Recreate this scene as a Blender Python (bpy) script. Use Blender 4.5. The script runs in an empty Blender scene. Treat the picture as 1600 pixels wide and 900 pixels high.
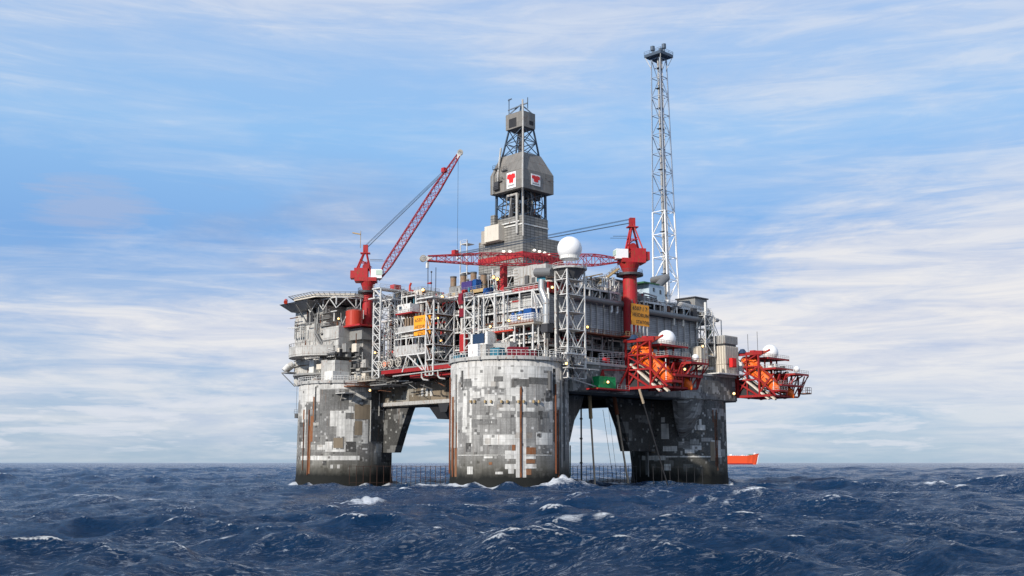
import bpy, bmesh, math, random
import numpy as np
from mathutils import Vector, Matrix
R = math.radians
sc = bpy.context.scene
col = sc.collection
# ------------------------------------------------------------------ camera
CAMH = 7.0; F = 1650.0; PITCH = math.atan(273 / F)
cam = bpy.data.cameras.new('camera'); co = bpy.data.objects.new('camera', cam); col.objects.link(co)
co.location = (0, 0, CAMH); co.rotation_euler = (R(90) + PITCH, 0, 0)
cam.sensor_width = 36; cam.lens = 36 * F / 1600; cam.clip_start = 0.5; cam.clip_end = 120000
sc.camera = co
# ------------------------------------------------------------------ light
SUN_EL = R(27); SUN_DIR = Vector((-0.62, -0.78, 0)).normalized()     # towards the sun
sun = bpy.data.lights.new('sun', 'SUN'); so = bpy.data.objects.new('sun', sun); col.objects.link(so)
sun.energy = 4.0; sun.angle = R(1.5); sun.color = (1, .93, .84)
sd = Vector((SUN_DIR.x * math.cos(SUN_EL), SUN_DIR.y * math.cos(SUN_EL), math.sin(SUN_EL)))
so.rotation_euler = sd.to_track_quat('Z', 'Y').to_euler()
w = bpy.data.worlds.new('World'); sc.world = w; w.use_nodes = True
def build_world():
    nt = w.node_tree; n = nt.nodes; l = nt.links; n.clear()
    out = n.new('ShaderNodeOutputWorld'); bg = n.new('ShaderNodeBackground'); l.new(bg.outputs[0], out.inputs[0])
    bg.inputs[1].default_value = 0.12
    sky = n.new('ShaderNodeTexSky'); sky.sky_type = 'NISHITA'; sky.sun_disc = False
    sky.sun_elevation = SUN_EL; sky.sun_rotation = math.atan2(SUN_DIR.x, SUN_DIR.y)
    sky.air_density = 1.0; sky.dust_density = 0.6; sky.ozone_density = 2.0
    tc = n.new('ShaderNodeTexCoord'); sp = n.new('ShaderNodeSeparateXYZ'); l.new(tc.outputs['Generated'], sp.inputs[0])
    def math_(op, a, b=None, c=None):
        m = n.new('ShaderNodeMath'); m.operation = op
        for i, v in enumerate((a, b, c)):
            if v is None: continue
            if isinstance(v, (int, float)): m.inputs[i].default_value = v
            else: l.new(v, m.inputs[i])
        return m.outputs[0]
    def ramp(v, pts):
        r = n.new('ShaderNodeValToRGB'); l.new(v, r.inputs[0]); e = r.color_ramp.elements
        while len(e) > 1: e.remove(e[-1])
        e[0].position, e[0].color = pts[0][0], (*pts[0][1], 1)
        for p, c in pts[1:]:
            k = e.new(p); k.color = (*c, 1)
        return r.outputs[0]
    def mix(f, a, b, kind='MIX'):
        m = n.new('ShaderNodeMix'); m.data_type = 'RGBA'; m.blend_type = kind
        for s, v in ((0, f), (6, a), (7, b)):
            if isinstance(v, (int, float)): m.inputs[s].default_value = v
            elif isinstance(v, tuple): m.inputs[s].default_value = (*v, 1)
            else: l.new(v, m.inputs[s])
        return m.outputs[2]
    x, y, z = sp.outputs
    zc = math_('MAXIMUM', z, 0.0)
    def noise(vx, vy, vz, scale, detail, rough, dist=0.0):
        cb = n.new('ShaderNodeCombineXYZ')
        for i, v in enumerate((vx, vy, vz)):
            if isinstance(v, (int, float)): cb.inputs[i].default_value = v
            else: l.new(v, cb.inputs[i])
        t = n.new('ShaderNodeTexNoise'); t.inputs['Scale'].default_value = scale; t.inputs['Detail'].default_value = detail
        t.inputs['Roughness'].default_value = rough; t.inputs['Distortion'].default_value = dist
        l.new(cb.outputs[0], t.inputs['Vector']); return t.outputs[0]
    # high streaks on a flat cloud sheet, bands that lie almost level near the horizon
    den = math_('ADD', zc, 0.16)
    u = math_('DIVIDE', x, den); v = math_('DIVIDE', y, den)
    n1 = noise(math_('MULTIPLY', math_('ADD', u, math_('MULTIPLY', v, -.25)), .5), math_('MULTIPLY', v, 1.25), 3.1, .95, 8, .56, .5)
    n2 = noise(math_('MULTIPLY', x, 1.0), math_('MULTIPLY', y, 1.0), math_('MULTIPLY', z, 4.6), 2.9, 9, .60, .45)
    n3 = noise(math_('MULTIPLY', x, 1.0), math_('MULTIPLY', y, 1.0), math_('MULTIPLY', z, 8.0), 9.0, 6, .62, .3)
    n4 = noise(math_('MULTIPLY', x, 1.2), math_('MULTIPLY', y, 1.2), math_('MULTIPLY', z, 11.0), 6.0, 7, .65, .6)
    cover = math_('ADD', math_('MULTIPLY', n1, .24), math_('ADD', math_('MULTIPLY', n2, .62), math_('MULTIPLY', n4, .24)))
    bias = ramp(z, [(0, (.50,) * 3), (.05, (.54,) * 3), (.09, (.64,) * 3), (.13, (.66,) * 3), (.165, (.54,) * 3), (.22, (.46,) * 3), (.30, (.50,) * 3), (.40, (.58,) * 3), (.6, (.5,) * 3)])
    side = math_('MULTIPLY', x, .20)                         # the right of the view is cloudier low down
    low = ramp(z, [(0, (.3,) * 3), (.1, (1,) * 3), (.22, (1,) * 3), (.32, (.0,) * 3)])
    cov = math_('ADD', cover, math_('ADD', math_('SUBTRACT', bias, .5), math_('MULTIPLY', side, low)))
    mask = ramp(cov, [(.45, (0,) * 3), (.55, (.32,) * 3), (.64, (.85,) * 3), (.74, (1,) * 3)])
    mask = math_('MULTIPLY', mask, ramp(z, [(0, (.55,) * 3), (.06, (.8,) * 3), (.12, (1,) * 3), (.2, (.95,) * 3), (.26, (.6,) * 3), (.42, (.55,) * 3)]))
    tint = ramp(zc, [(0, (.60, .82, 1.08)), (.12, (.62, .84, 1.15)), (.3, (.66, .95, 1.22)), (1, (.8, 1, 1.25))])
    blue = mix(1.0, sky.outputs[0], tint, 'MULTIPLY')
    base = ramp(zc, [(0, (3.3, 4.7, 6.1)), (.05, (3.1, 4.5, 6.4)), (.14, (2.1, 3.7, 6.7)), (.24, (1.9, 4.0, 8.0)), (.42, (2.4, 4.4, 8.4)), (1, (1.2, 2.6, 6.0))])
    n.remove(base.node); 
    base2 = n.new('ShaderNodeValToRGB'); l.new(zc, base2.inputs[0])
    pts = [(0, (.33, .47, .61)), (.05, (.31, .46, .66)), (.14, (.21, .39, .69)), (.24, (.19, .42, .80)), (.42, (.25, .46, .84)), (1, (.12, .26, .6))]
    pts = [(0, (.36, .50, .66)), (.05, (.35, .50, .70)), (.12, (.32, .49, .77)), (.2, (.23, .44, .80)), (.3, (.34, .60, .94)), (.42, (.42, .61, .93)), (1, (.16, .32, .66))]
    e = base2.color_ramp.elements
    while len(e) > 1: e.remove(e[-1])
    e[0].position, e[0].color = pts[0][0], (*pts[0][1], 1)
    for p, c in pts[1:]:
        k = e.new(p); k.color = (*c, 1)
    sc10 = n.new('ShaderNodeVectorMath'); sc10.operation = 'SCALE'; l.new(base2.outputs[0], sc10.inputs[0]); sc10.inputs[3].default_value = 6.9
    air = mix(.84, blue, sc10.outputs[0])
    shade = math_('SUBTRACT', n4, .5)
    cc = n.new('ShaderNodeValToRGB'); l.new(math_('ADD', math_('MULTIPLY', shade, 1.1), .5), cc.inputs[0])
    cc.color_ramp.elements[0].position = .25; cc.color_ramp.elements[0].color = (.58, .64, .80, 1)
    cc.color_ramp.elements[1].position = .62; cc.color_ramp.elements[1].color = (.88, .87, .88, 1)
    cs = n.new('ShaderNodeVectorMath'); cs.operation = 'SCALE'; l.new(cc.outputs[0], cs.inputs[0]); cs.inputs[3].default_value = 6.9
    c1 = mix(mask, air, cs.outputs[0])
    # small low cumulus just above the horizon
    band = ramp(z, [(.004, (0,) * 3), (.014, (1,) * 3), (.05, (1,) * 3), (.075, (0,) * 3)])
    cm = ramp(n3, [(.50, (0,) * 3), (.56, (.7,) * 3), (.66, (1,) * 3)])
    m2 = math_('MULTIPLY', math_('MULTIPLY', band, cm), .75)
    c2 = mix(m2, c1, (5.4, 5.6, 6.1))
    # grey-violet flat clouds lower left
    n5 = noise(math_('MULTIPLY', x, 1.0), math_('MULTIPLY', y, 1.0), math_('MULTIPLY', z, 3.6), 3.3, 5, .5, .2)
    gm = ramp(n5, [(.55, (0,) * 3), (.68, (.7,) * 3)])
    lf = ramp(x, [(0.0, (0,) * 3), (1.0, (0,) * 3)])
    n.remove(lf.node)
    lft = math_('MULTIPLY', math_('SUBTRACT', 0.05, x), 3.5); lft = math_('MINIMUM', math_('MAXIMUM', lft, 0.0), 1.0)
    gz = ramp(z, [(.1, (0,) * 3), (.16, (1,) * 3), (.24, (1,) * 3), (.29, (0,) * 3)])
    c3 = mix(math_('MULTIPLY', math_('MULTIPLY', gm, lft), math_('MULTIPLY', gz, .7)), c2, (2.3, 2.9, 4.4))
    # one soft mauve-grey cloud bank to the left
    ex = math_('DIVIDE', math_('ADD', x, .372), .060); ez = math_('DIVIDE', math_('SUBTRACT', z, .226), .030)
    rr = math_('ADD', math_('MULTIPLY', ex, ex), math_('MULTIPLY', ez, ez)); g = math_('ADD', math_('ADD', math_('MULTIPLY', math_('SUBTRACT', n4, .5), 3.2), math_('MULTIPLY', math_('SUBTRACT', n2, .5), 3.0)), math_('SUBTRACT', 1.0, rr))
    gg = ramp(g, [(.05, (0,) * 3), (.75, (1,) * 3)]); front = ramp(y, [(0, (0,) * 3), (.3, (1,) * 3)])
    c4 = mix(math_('MULTIPLY', math_('MULTIPLY', gg, front), .55), c3, (3.0, 3.5, 4.9))
    l.new(c4, bg.inputs[0])
build_world()
sc.view_settings.view_transform = 'Standard'; sc.view_settings.look = 'None'; sc.view_settings.exposure = 0.22; sc.view_settings.gamma = 1
sc.view_settings.use_curve_mapping = False
sc.render.engine = 'CYCLES'
sc.cycles.max_bounces = 5; sc.cycles.diffuse_bounces = 2; sc.cycles.glossy_bounces = 3; sc.cycles.transmission_bounces = 2
sc.cycles.use_denoising = True
try: sc.cycles.denoiser = 'OPENIMAGEDENOISE'
except Exception: pass
sc.cycles.sample_clamp_indirect = 4
# ------------------------------------------------------------------ frames
YAW = R(44.5); NX, NY = -0.6, 278.0
AX = (math.cos(YAW), math.sin(YAW)); AY = (-math.sin(YAW), math.cos(YAW))
def W(x, y, z): return Vector((NX + AX[0] * x + AY[0] * y, NY + AX[1] * x + AY[1] * y, z))
def ray(px, py):
    x = (px - 800) / F; y = -(py - 450) / F
    return (x, math.cos(PITCH) - y * math.sin(PITCH), math.sin(PITCH) + y * math.cos(PITCH))
def onX(px, py, c):            # survey: where the sight line meets the face x = c of the platform -> (y, z)
    d = ray(px, py); t = (c + NX * AX[0] + NY * AX[1]) / (d[0] * AX[0] + d[1] * AX[1])
    P = (d[0] * t - NX, d[1] * t - NY); return (P[0] * AY[0] + P[1] * AY[1], CAMH + d[2] * t)
def onY(px, py, c):            # the same for a face y = c -> (x, z)
    d = ray(px, py); t = (c + NX * AY[0] + NY * AY[1]) / (d[0] * AY[0] + d[1] * AY[1])
    P = (d[0] * t - NX, d[1] * t - NY); return (P[0] * AX[0] + P[1] * AX[1], CAMH + d[2] * t)
def onCyl(px, py, cx, cy, r):
    d = ray(px, py); c = W(cx, cy, 0)
    a = d[0] ** 2 + d[1] ** 2; b = -2 * (d[0] * c.x + d[1] * c.y); k = c.x ** 2 + c.y ** 2 - r * r
    D = b * b - 4 * a * k
    if D < 0: D = 0
    t = (-b - math.sqrt(D)) / (2 * a)
    wx, wy = d[0] * t - c.x, d[1] * t - c.y
    return math.atan2(wx * AY[0] + wy * AY[1], wx * AX[0] + wy * AX[1]), CAMH + d[2] * t
# ------------------------------------------------------------------ materials
MATS = {}
def nodes_of(name):
    m = bpy.data.materials.new(name); m.use_nodes = True; nt = m.node_tree
    return m, nt.nodes, nt.links, nt.nodes['Principled BSDF']
def surf(name, c, rough=.55, metal=0.0, dirt=.35, dcol=(.10, .08, .06), scale=.6, panel=None, rust=0.0, spec=.4):
    """paint with grime: broad blotches, vertical runs, optional panel seams and rust"""
    m, n, l, b = nodes_of(name)
    tc = n.new('ShaderNodeTexCoord'); geo = tc.outputs['Object']
    def noise(sc_, det, vec, off=0):
        mp = n.new('ShaderNodeMapping'); mp.inputs['Scale'].default_value = vec; mp.inputs['Location'].default_value = (off, off * .7, off * .3)
        l.new(geo, mp.inputs[0]); t = n.new('ShaderNodeTexNoise'); t.inputs['Scale'].default_value = sc_; t.inputs['Detail'].default_value = det
        t.inputs['Roughness'].default_value = .65; l.new(mp.outputs[0], t.inputs['Vector']); return t.outputs[0]
    def rmp(v, a, b_):
        r = n.new('ShaderNodeMapRange'); r.inputs[1].default_value = a; r.inputs[2].default_value = b_; l.new(v, r.inputs[0]); return r.outputs[0]
    def mix(f, a, b_, kind='MIX'):
        x = n.new('ShaderNodeMix'); x.data_type = 'RGBA'; x.blend_type = kind
        for s, v in ((0, f), (6, a), (7, b_)):
            if isinstance(v, (int, float)): x.inputs[s].default_value = v
            elif isinstance(v, tuple): x.inputs[s].default_value = (*v, 1)
            else: l.new(v, x.inputs[s])
        return x.outputs[2]
    def mul(a, k):
        x = n.new('ShaderNodeMath'); x.operation = 'MULTIPLY'; l.new(a, x.inputs[0]); x.inputs[1].default_value = k; return x.outputs[0]
    blot = rmp(noise(scale, 6, (1, 1, 1)), .35, .75); run = rmp(noise(1.5, 5, (1.3, 1.3, .12), 7), .5, .8)
    cur = mix(mul(blot, dirt * .8), tuple(c), tuple(x * .55 for x in c))
    cur = mix(mul(run, dirt), cur, dcol)
    if panel:
        pw, ph, dark = panel
        sx = n.new('ShaderNodeSeparateXYZ'); l.new(geo, sx.inputs[0]); ad = n.new('ShaderNodeMath'); ad.operation = 'ADD'
        l.new(sx.outputs[0], ad.inputs[0]); l.new(sx.outputs[1], ad.inputs[1])
        cb = n.new('ShaderNodeCombineXYZ'); l.new(ad.outputs[0], cb.inputs[0]); l.new(sx.outputs[2], cb.inputs[1])
        br = n.new('ShaderNodeTexBrick'); br.offset = 0; br.inputs['Scale'].default_value = 1
        br.inputs['Brick Width'].default_value = pw; br.inputs['Row Height'].default_value = ph
        br.inputs['Mortar Size'].default_value = .07; br.inputs['Mortar Smooth'].default_value = .3
        br.inputs['Color1'].default_value = (1, 1, 1, 1); br.inputs['Color2'].default_value = (.72, .72, .72, 1); br.inputs['Mortar'].default_value = (dark, dark, dark, 1)
        l.new(cb.outputs[0], br.inputs['Vector']); cur = mix(1.0, cur, br.outputs[0], 'MULTIPLY')
    if rust:
        rs = rmp(noise(2.1, 8, (1, 1, .35), 19), .62 - rust * .2, .74 - rust * .2)
        cur = mix(rs, cur, (.22, .075, .025))
    l.new(cur, b.inputs['Base Color'])
    b.inputs['Roughness'].default_value = rough; b.inputs['Metallic'].default_value = metal; b.inputs['Specular IOR Level'].default_value = spec
    bp = n.new('ShaderNodeBump'); bp.inputs['Strength'].default_value = .25; bp.inputs['Distance'].default_value = .05
    l.new(noise(3.0, 5, (1, 1, 1), 3), bp.inputs['Height']); l.new(bp.outputs[0], b.inputs['Normal'])
    MATS[name] = m; return m
surf('white_paint', (.74, .74, .70), .55, 0, .45, (.22, .17, .12), rust=.3)
surf('white_clean', (.86, .86, .85), .45, 0, .10)
surf('frame_white', (.70, .70, .67), .5, 0, .5, (.20, .15, .11), rust=.34)
surf('grey_light', (.46, .455, .43), .6, 0, .55, rust=.28)
surf('grey_mid', (.27, .27, .26), .6, 0, .5, rust=.15)
surf('grey_dark', (.10, .10, .10), .6, 0, .4)
surf('steel_dark', (.055, .055, .06), .55, .2, .3)
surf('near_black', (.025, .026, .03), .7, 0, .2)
surf('blue_steel', (.07, .10, .14), .5, .2, .2)
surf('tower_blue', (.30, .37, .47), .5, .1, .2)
surf('container_navy', (.02, .05, .11), .5, 0, .3)
surf('_b', (.07, .10, .14), .5, .2, .2)
surf('louvre_grey', (.44, .45, .46), .55, .1, .4, panel=(2.6, .55, .45))
surf('derrick_cladding', (.31, .30, .275), .6, .1, .35, panel=(1.7, .8, .14))
surf('hood_cladding', (.27, .255, .23), .6, .1, .5, (.12, .09, .06), panel=(2.1, 3.1, .62), rust=.12)
surf('quarters_panel', (.60, .59, .55), .6, 0, .6, (.16, .13, .10), panel=(3.0, 2.8, .55), rust=.22)
surf('beige_panel', (.68, .62, .52), .55, 0, .3)
surf('beige_dark', (.40, .36, .30), .6, 0, .3)
surf('crane_red', (.45, .018, .024), .6, 0, .65, (.12, .02, .016), rust=.4)
surf('truss_red', (.33, .011, .014), .6, 0, .45, (.10, .015, .01), rust=.25)
surf('boom_red', (.32, .018, .028), .5, 0, .35, (.12, .02, .02))
surf('lifeboat_orange', (.92, .15, .01), .5, 0, .35, (.35, .05, .01), rust=.12)
surf('tank_red', (.50, .045, .02), .4, 0, .3, (.2, .02, .01))
surf('sign_yellow', (.95, .37, .02), .5, 0, .12, (.5, .2, .02))
surf('container_blue', (.015, .09, .30), .45, 0, .3, rust=.1)
surf('container_teal', (.03, .17, .24), .5, 0, .3, rust=.15)
surf('container_purple', (.07, .045, .20), .5, 0, .3)
surf('container_maroon', (.20, .010, .024), .45, 0, .3, rust=.12)
surf('container_green', (.01, .33, .10), .45, 0, .25)
surf('rust_brown', (.11, .05, .03), .8, 0, .6, (.06, .03, .02), rust=.6)
surf('rust_orange', (.19, .062, .026), .85, 0, .6, (.10, .045, .025)); surf('dark_rust', (.065, .032, .022), .9, 0, .5, (.03, .02, .015))
surf('stack_tan', (.29, .21, .14), .7, .1, .5, (.12, .07, .04), rust=.4)
surf('tan_beam', (.46, .33, .16), .6, 0, .4, rust=.2)
surf('riser_tan', (.52, .42, .30), .6, 0, .3, rust=.2)
surf('silver_duct', (.62, .61, .58), .32, .75, .3)
surf('duct_grey', (.20, .20, .195), .45, .3, .35)
surf('text_black', (.03, .03, .03), .6, 0, .1)
surf('emblem_red', (.70, .02, .02), .5, 0, .05)
surf('glass_dark', (.03, .05, .07), .12, 0, .05)
surf('glass_green', (.50, .62, .52), .2, 0, .1)
surf('moss_green', (.05, .10, .06), .8, 0, .3)
surf('ice_blue', (.50, .62, .70), .5, 0, .2)
surf('ship_orange', (.85, .10, .03), .5, 0, .15, (.5, .08, .03))
surf('deck_green', (.05, .16, .07), .7, 0, .2)
def lamp_mat():
    m, n, l, b = nodes_of('lamp_glow'); b.inputs['Base Color'].default_value = (1, .8, .5, 1)
    b.inputs['Emission Color'].default_value = (1, .55, .14, 1); b.inputs['Emission Strength'].default_value = 2.6; MATS['lamp_glow'] = m
    m, n, l, b = nodes_of('lamp_white'); b.inputs['Base Color'].default_value = (1, .95, .85, 1)
    b.inputs['Emission Color'].default_value = (1, .9, .75, 1); b.inputs['Emission Strength'].default_value = 1.2; MATS['lamp_white'] = m
lamp_mat()
def concrete(name, base, light, dark, bright, seed, topz, amount):
    """slip-formed concrete with square repair coats, weed and wet band at the water"""
    m, n, l, b = nodes_of(name)
    tc = n.new('ShaderNodeTexCoord'); sp = n.new('ShaderNodeSeparateXYZ'); l.new(tc.outputs['Object'], sp.inputs[0])
    def ma(op, a, b_=None, c=None):
        x = n.new('ShaderNodeMath'); x.operation = op
        for i, v in enumerate((a, b_, c)):
            if v is None: continue
            if isinstance(v, (int, float)): x.inputs[i].default_value = v
            else: l.new(v, x.inputs[i])
        return x.outputs[0]
    def mix(f, a, b_, kind='MIX'):
        x = n.new('ShaderNodeMix'); x.data_type = 'RGBA'; x.blend_type = kind
        for s, v in ((0, f), (6, a), (7, b_)):
            if isinstance(v, (int, float)): x.inputs[s].default_value = v
            elif isinstance(v, tuple): x.inputs[s].default_value = (*v, 1)
            else: l.new(v, x.inputs[s])
        return x.outputs[2]
    def rng(v, a, b_, c=0., d=1.):
        r = n.new('ShaderNodeMapRange'); l.new(v, r.inputs[0])
        for i, q in enumerate((a, b_, c, d)): r.inputs[i + 1].default_value = q
        return r.outputs[0]
    if name.startswith('girder'): s = ma('ADD', sp.outputs[0], sp.outputs[1])
    else: s = ma('MULTIPLY', ma('ARCTAN2', sp.outputs[1], sp.outputs[0]), 15.5)
    z = sp.outputs[2]
    def cells(a, h, off):
        cb = n.new('ShaderNodeCombineXYZ')
        l.new(ma('FLOOR', ma('DIVIDE', ma('ADD', s, off), a)), cb.inputs[0]); l.new(ma('FLOOR', ma('DIVIDE', ma('ADD', z, off * .37), h)), cb.inputs[1]); cb.inputs[2].default_value = off + seed
        wn = n.new('ShaderNodeTexWhiteNoise'); wn.noise_dimensions = '3D'; l.new(cb.outputs[0], wn.inputs['Vector']); return wn.outputs[0]
    def nz(sx, sz, scale, det, off):
        cb = n.new('ShaderNodeCombineXYZ'); l.new(ma('MULTIPLY', s, sx), cb.inputs[0]); l.new(ma('MULTIPLY', z, sz), cb.inputs[1]); cb.inputs[2].default_value = off + seed * 1.7
        t = n.new('ShaderNodeTexNoise'); t.inputs['Scale'].default_value = scale; t.inputs['Detail'].default_value = det; t.inputs['Roughness'].default_value = .65
        l.new(cb.outputs[0], t.inputs['Vector']); return t.outputs[0]
    # low-frequency noise sampled on square cells: coats come in clusters with stepped edges
    def stepped(a, h, scale, off):
        cb = n.new('ShaderNodeCombineXYZ')
        l.new(ma('MULTIPLY', ma('FLOOR', ma('DIVIDE', s, a)), a), cb.inputs[0]); l.new(ma('MULTIPLY', ma('FLOOR', ma('DIVIDE', z, h)), h), cb.inputs[1]); cb.inputs[2].default_value = off + seed
        t = n.new('ShaderNodeTexNoise'); t.inputs['Scale'].default_value = scale; t.inputs['Detail'].default_value = 3; l.new(cb.outputs[0], t.inputs['Vector']); return t.outputs[0]
    cur = mix(rng(nz(1, 1, .35, 8, 0), .3, .7), tuple(x * .72 for x in base), tuple(x * 1.2 for x in base))
    cur = mix(ma('MULTIPLY', ma('GREATER_THAN', stepped(2.3, 1.7, .13, 5), .54), .6), cur, dark)
    cur = mix(ma('MULTIPLY', ma('GREATER_THAN', stepped(1.5, 1.1, .17, 11), .63 - amount * .09), .7), cur, light)
    cur = mix(ma('MULTIPLY', ma('GREATER_THAN', cells(2.9, 1.5, 3.3), .985 - amount * .03), .6), cur, light)
    cur = mix(ma('MULTIPLY', ma('GREATER_THAN', cells(.62, .6, 1.1), .965), .8), cur, bright)
    cur = mix(ma('MULTIPLY', ma('GREATER_THAN', cells(.8, .7, 8.1), .975), .7), cur, (.03, .03, .03))
    cur = mix(ma('MULTIPLY', ma('GREATER_THAN', cells(1.5, 1.4, 6.6), .985), .4), cur, (.24, .19, .14))
    if topz and name != 'concrete_right':
        cur = mix(ma('MULTIPLY', rng(ma('ADD', z, ma('MULTIPLY', ma('SUBTRACT', stepped(1.7, 1.2, .3, 21), .5), 9)), topz - 5.2, topz - 4.9), .8), cur, bright)
    cur = mix(rng(nz(.6, .6, .5, 9, 55), .44, .74, 0, .24 if name == 'concrete_near' or name == 'patch_light' else .42), cur, (.11, .108, .10))
    cur = mix(rng(nz(1, 1, 2.2, 8, 57), .52, .74, 0, .30), cur, bright)
    # horizontal lift joints
    jl = ma('LESS_THAN', ma('FRACT', ma('DIVIDE', z, 1.8)), .04); cur = mix(ma('MULTIPLY', jl, .35), cur, (.06, .06, .06))
    # grime runs
    cur = mix(ma('MULTIPLY', rng(nz(1.6, .06, 1.0, 7, 31), .44, .74), .62), cur, (.05, .048, .045))
    cur = mix(ma('MULTIPLY', rng(nz(1.4, .05, 1.0, 5, 47), .62, .76), .55), cur, (.25, .11, .04))
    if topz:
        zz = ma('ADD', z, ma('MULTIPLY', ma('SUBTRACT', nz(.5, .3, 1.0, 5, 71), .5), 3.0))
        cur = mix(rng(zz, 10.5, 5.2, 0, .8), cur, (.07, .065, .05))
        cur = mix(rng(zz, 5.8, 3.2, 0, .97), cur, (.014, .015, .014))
    l.new(cur, b.inputs['Base Color']); b.inputs['Roughness'].default_value = .85; b.inputs['Specular IOR Level'].default_value = .15
    bp = n.new('ShaderNodeBump'); bp.inputs['Strength'].default_value = .4; bp.inputs['Distance'].default_value = .15
    l.new(nz(1, 1, 1.4, 8, 90), bp.inputs['Height']); l.new(bp.outputs[0], b.inputs['Normal']); MATS[name] = m
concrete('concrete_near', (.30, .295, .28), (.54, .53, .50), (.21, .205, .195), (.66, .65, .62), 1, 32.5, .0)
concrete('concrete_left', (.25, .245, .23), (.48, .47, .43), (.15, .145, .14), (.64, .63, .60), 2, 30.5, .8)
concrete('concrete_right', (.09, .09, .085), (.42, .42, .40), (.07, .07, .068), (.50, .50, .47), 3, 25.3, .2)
concrete('girder_concrete', (.20, .195, .185), (.42, .42, .40), (.12, .12, .115), (.48, .48, .46), 4, 0, .3)
concrete('girder_dark', (.055, .055, .052), (.22, .22, .21), (.03, .03, .03), (.34, .34, .32), 9, 0, .2)
concrete('girder_brown', (.17, .14, .10), (.40, .38, .33), (.10, .09, .075), (.45, .43, .38), 5, 0, .5)
concrete('patch_light', (.66, .65, .61), (.72, .71, .68), (.55, .54, .51), (.68, .67, .64), 6, 0, .1)
concrete('patch_grey', (.19, .188, .18), (.34, .335, .32), (.12, .118, .112), (.52, .51, .49), 7, 0, .25)
concrete('patch_dark', (.075, .073, .07), (.20, .195, .19), (.04, .04, .038), (.40, .39, .37), 8, 0, .3)
surf('rust_stain', (.25, .125, .065), .85, 0, .7, (.12, .06, .03), 2.0, rust=.8); surf('patch_tan', (.23, .185, .13), .85, 0, .5)
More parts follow.
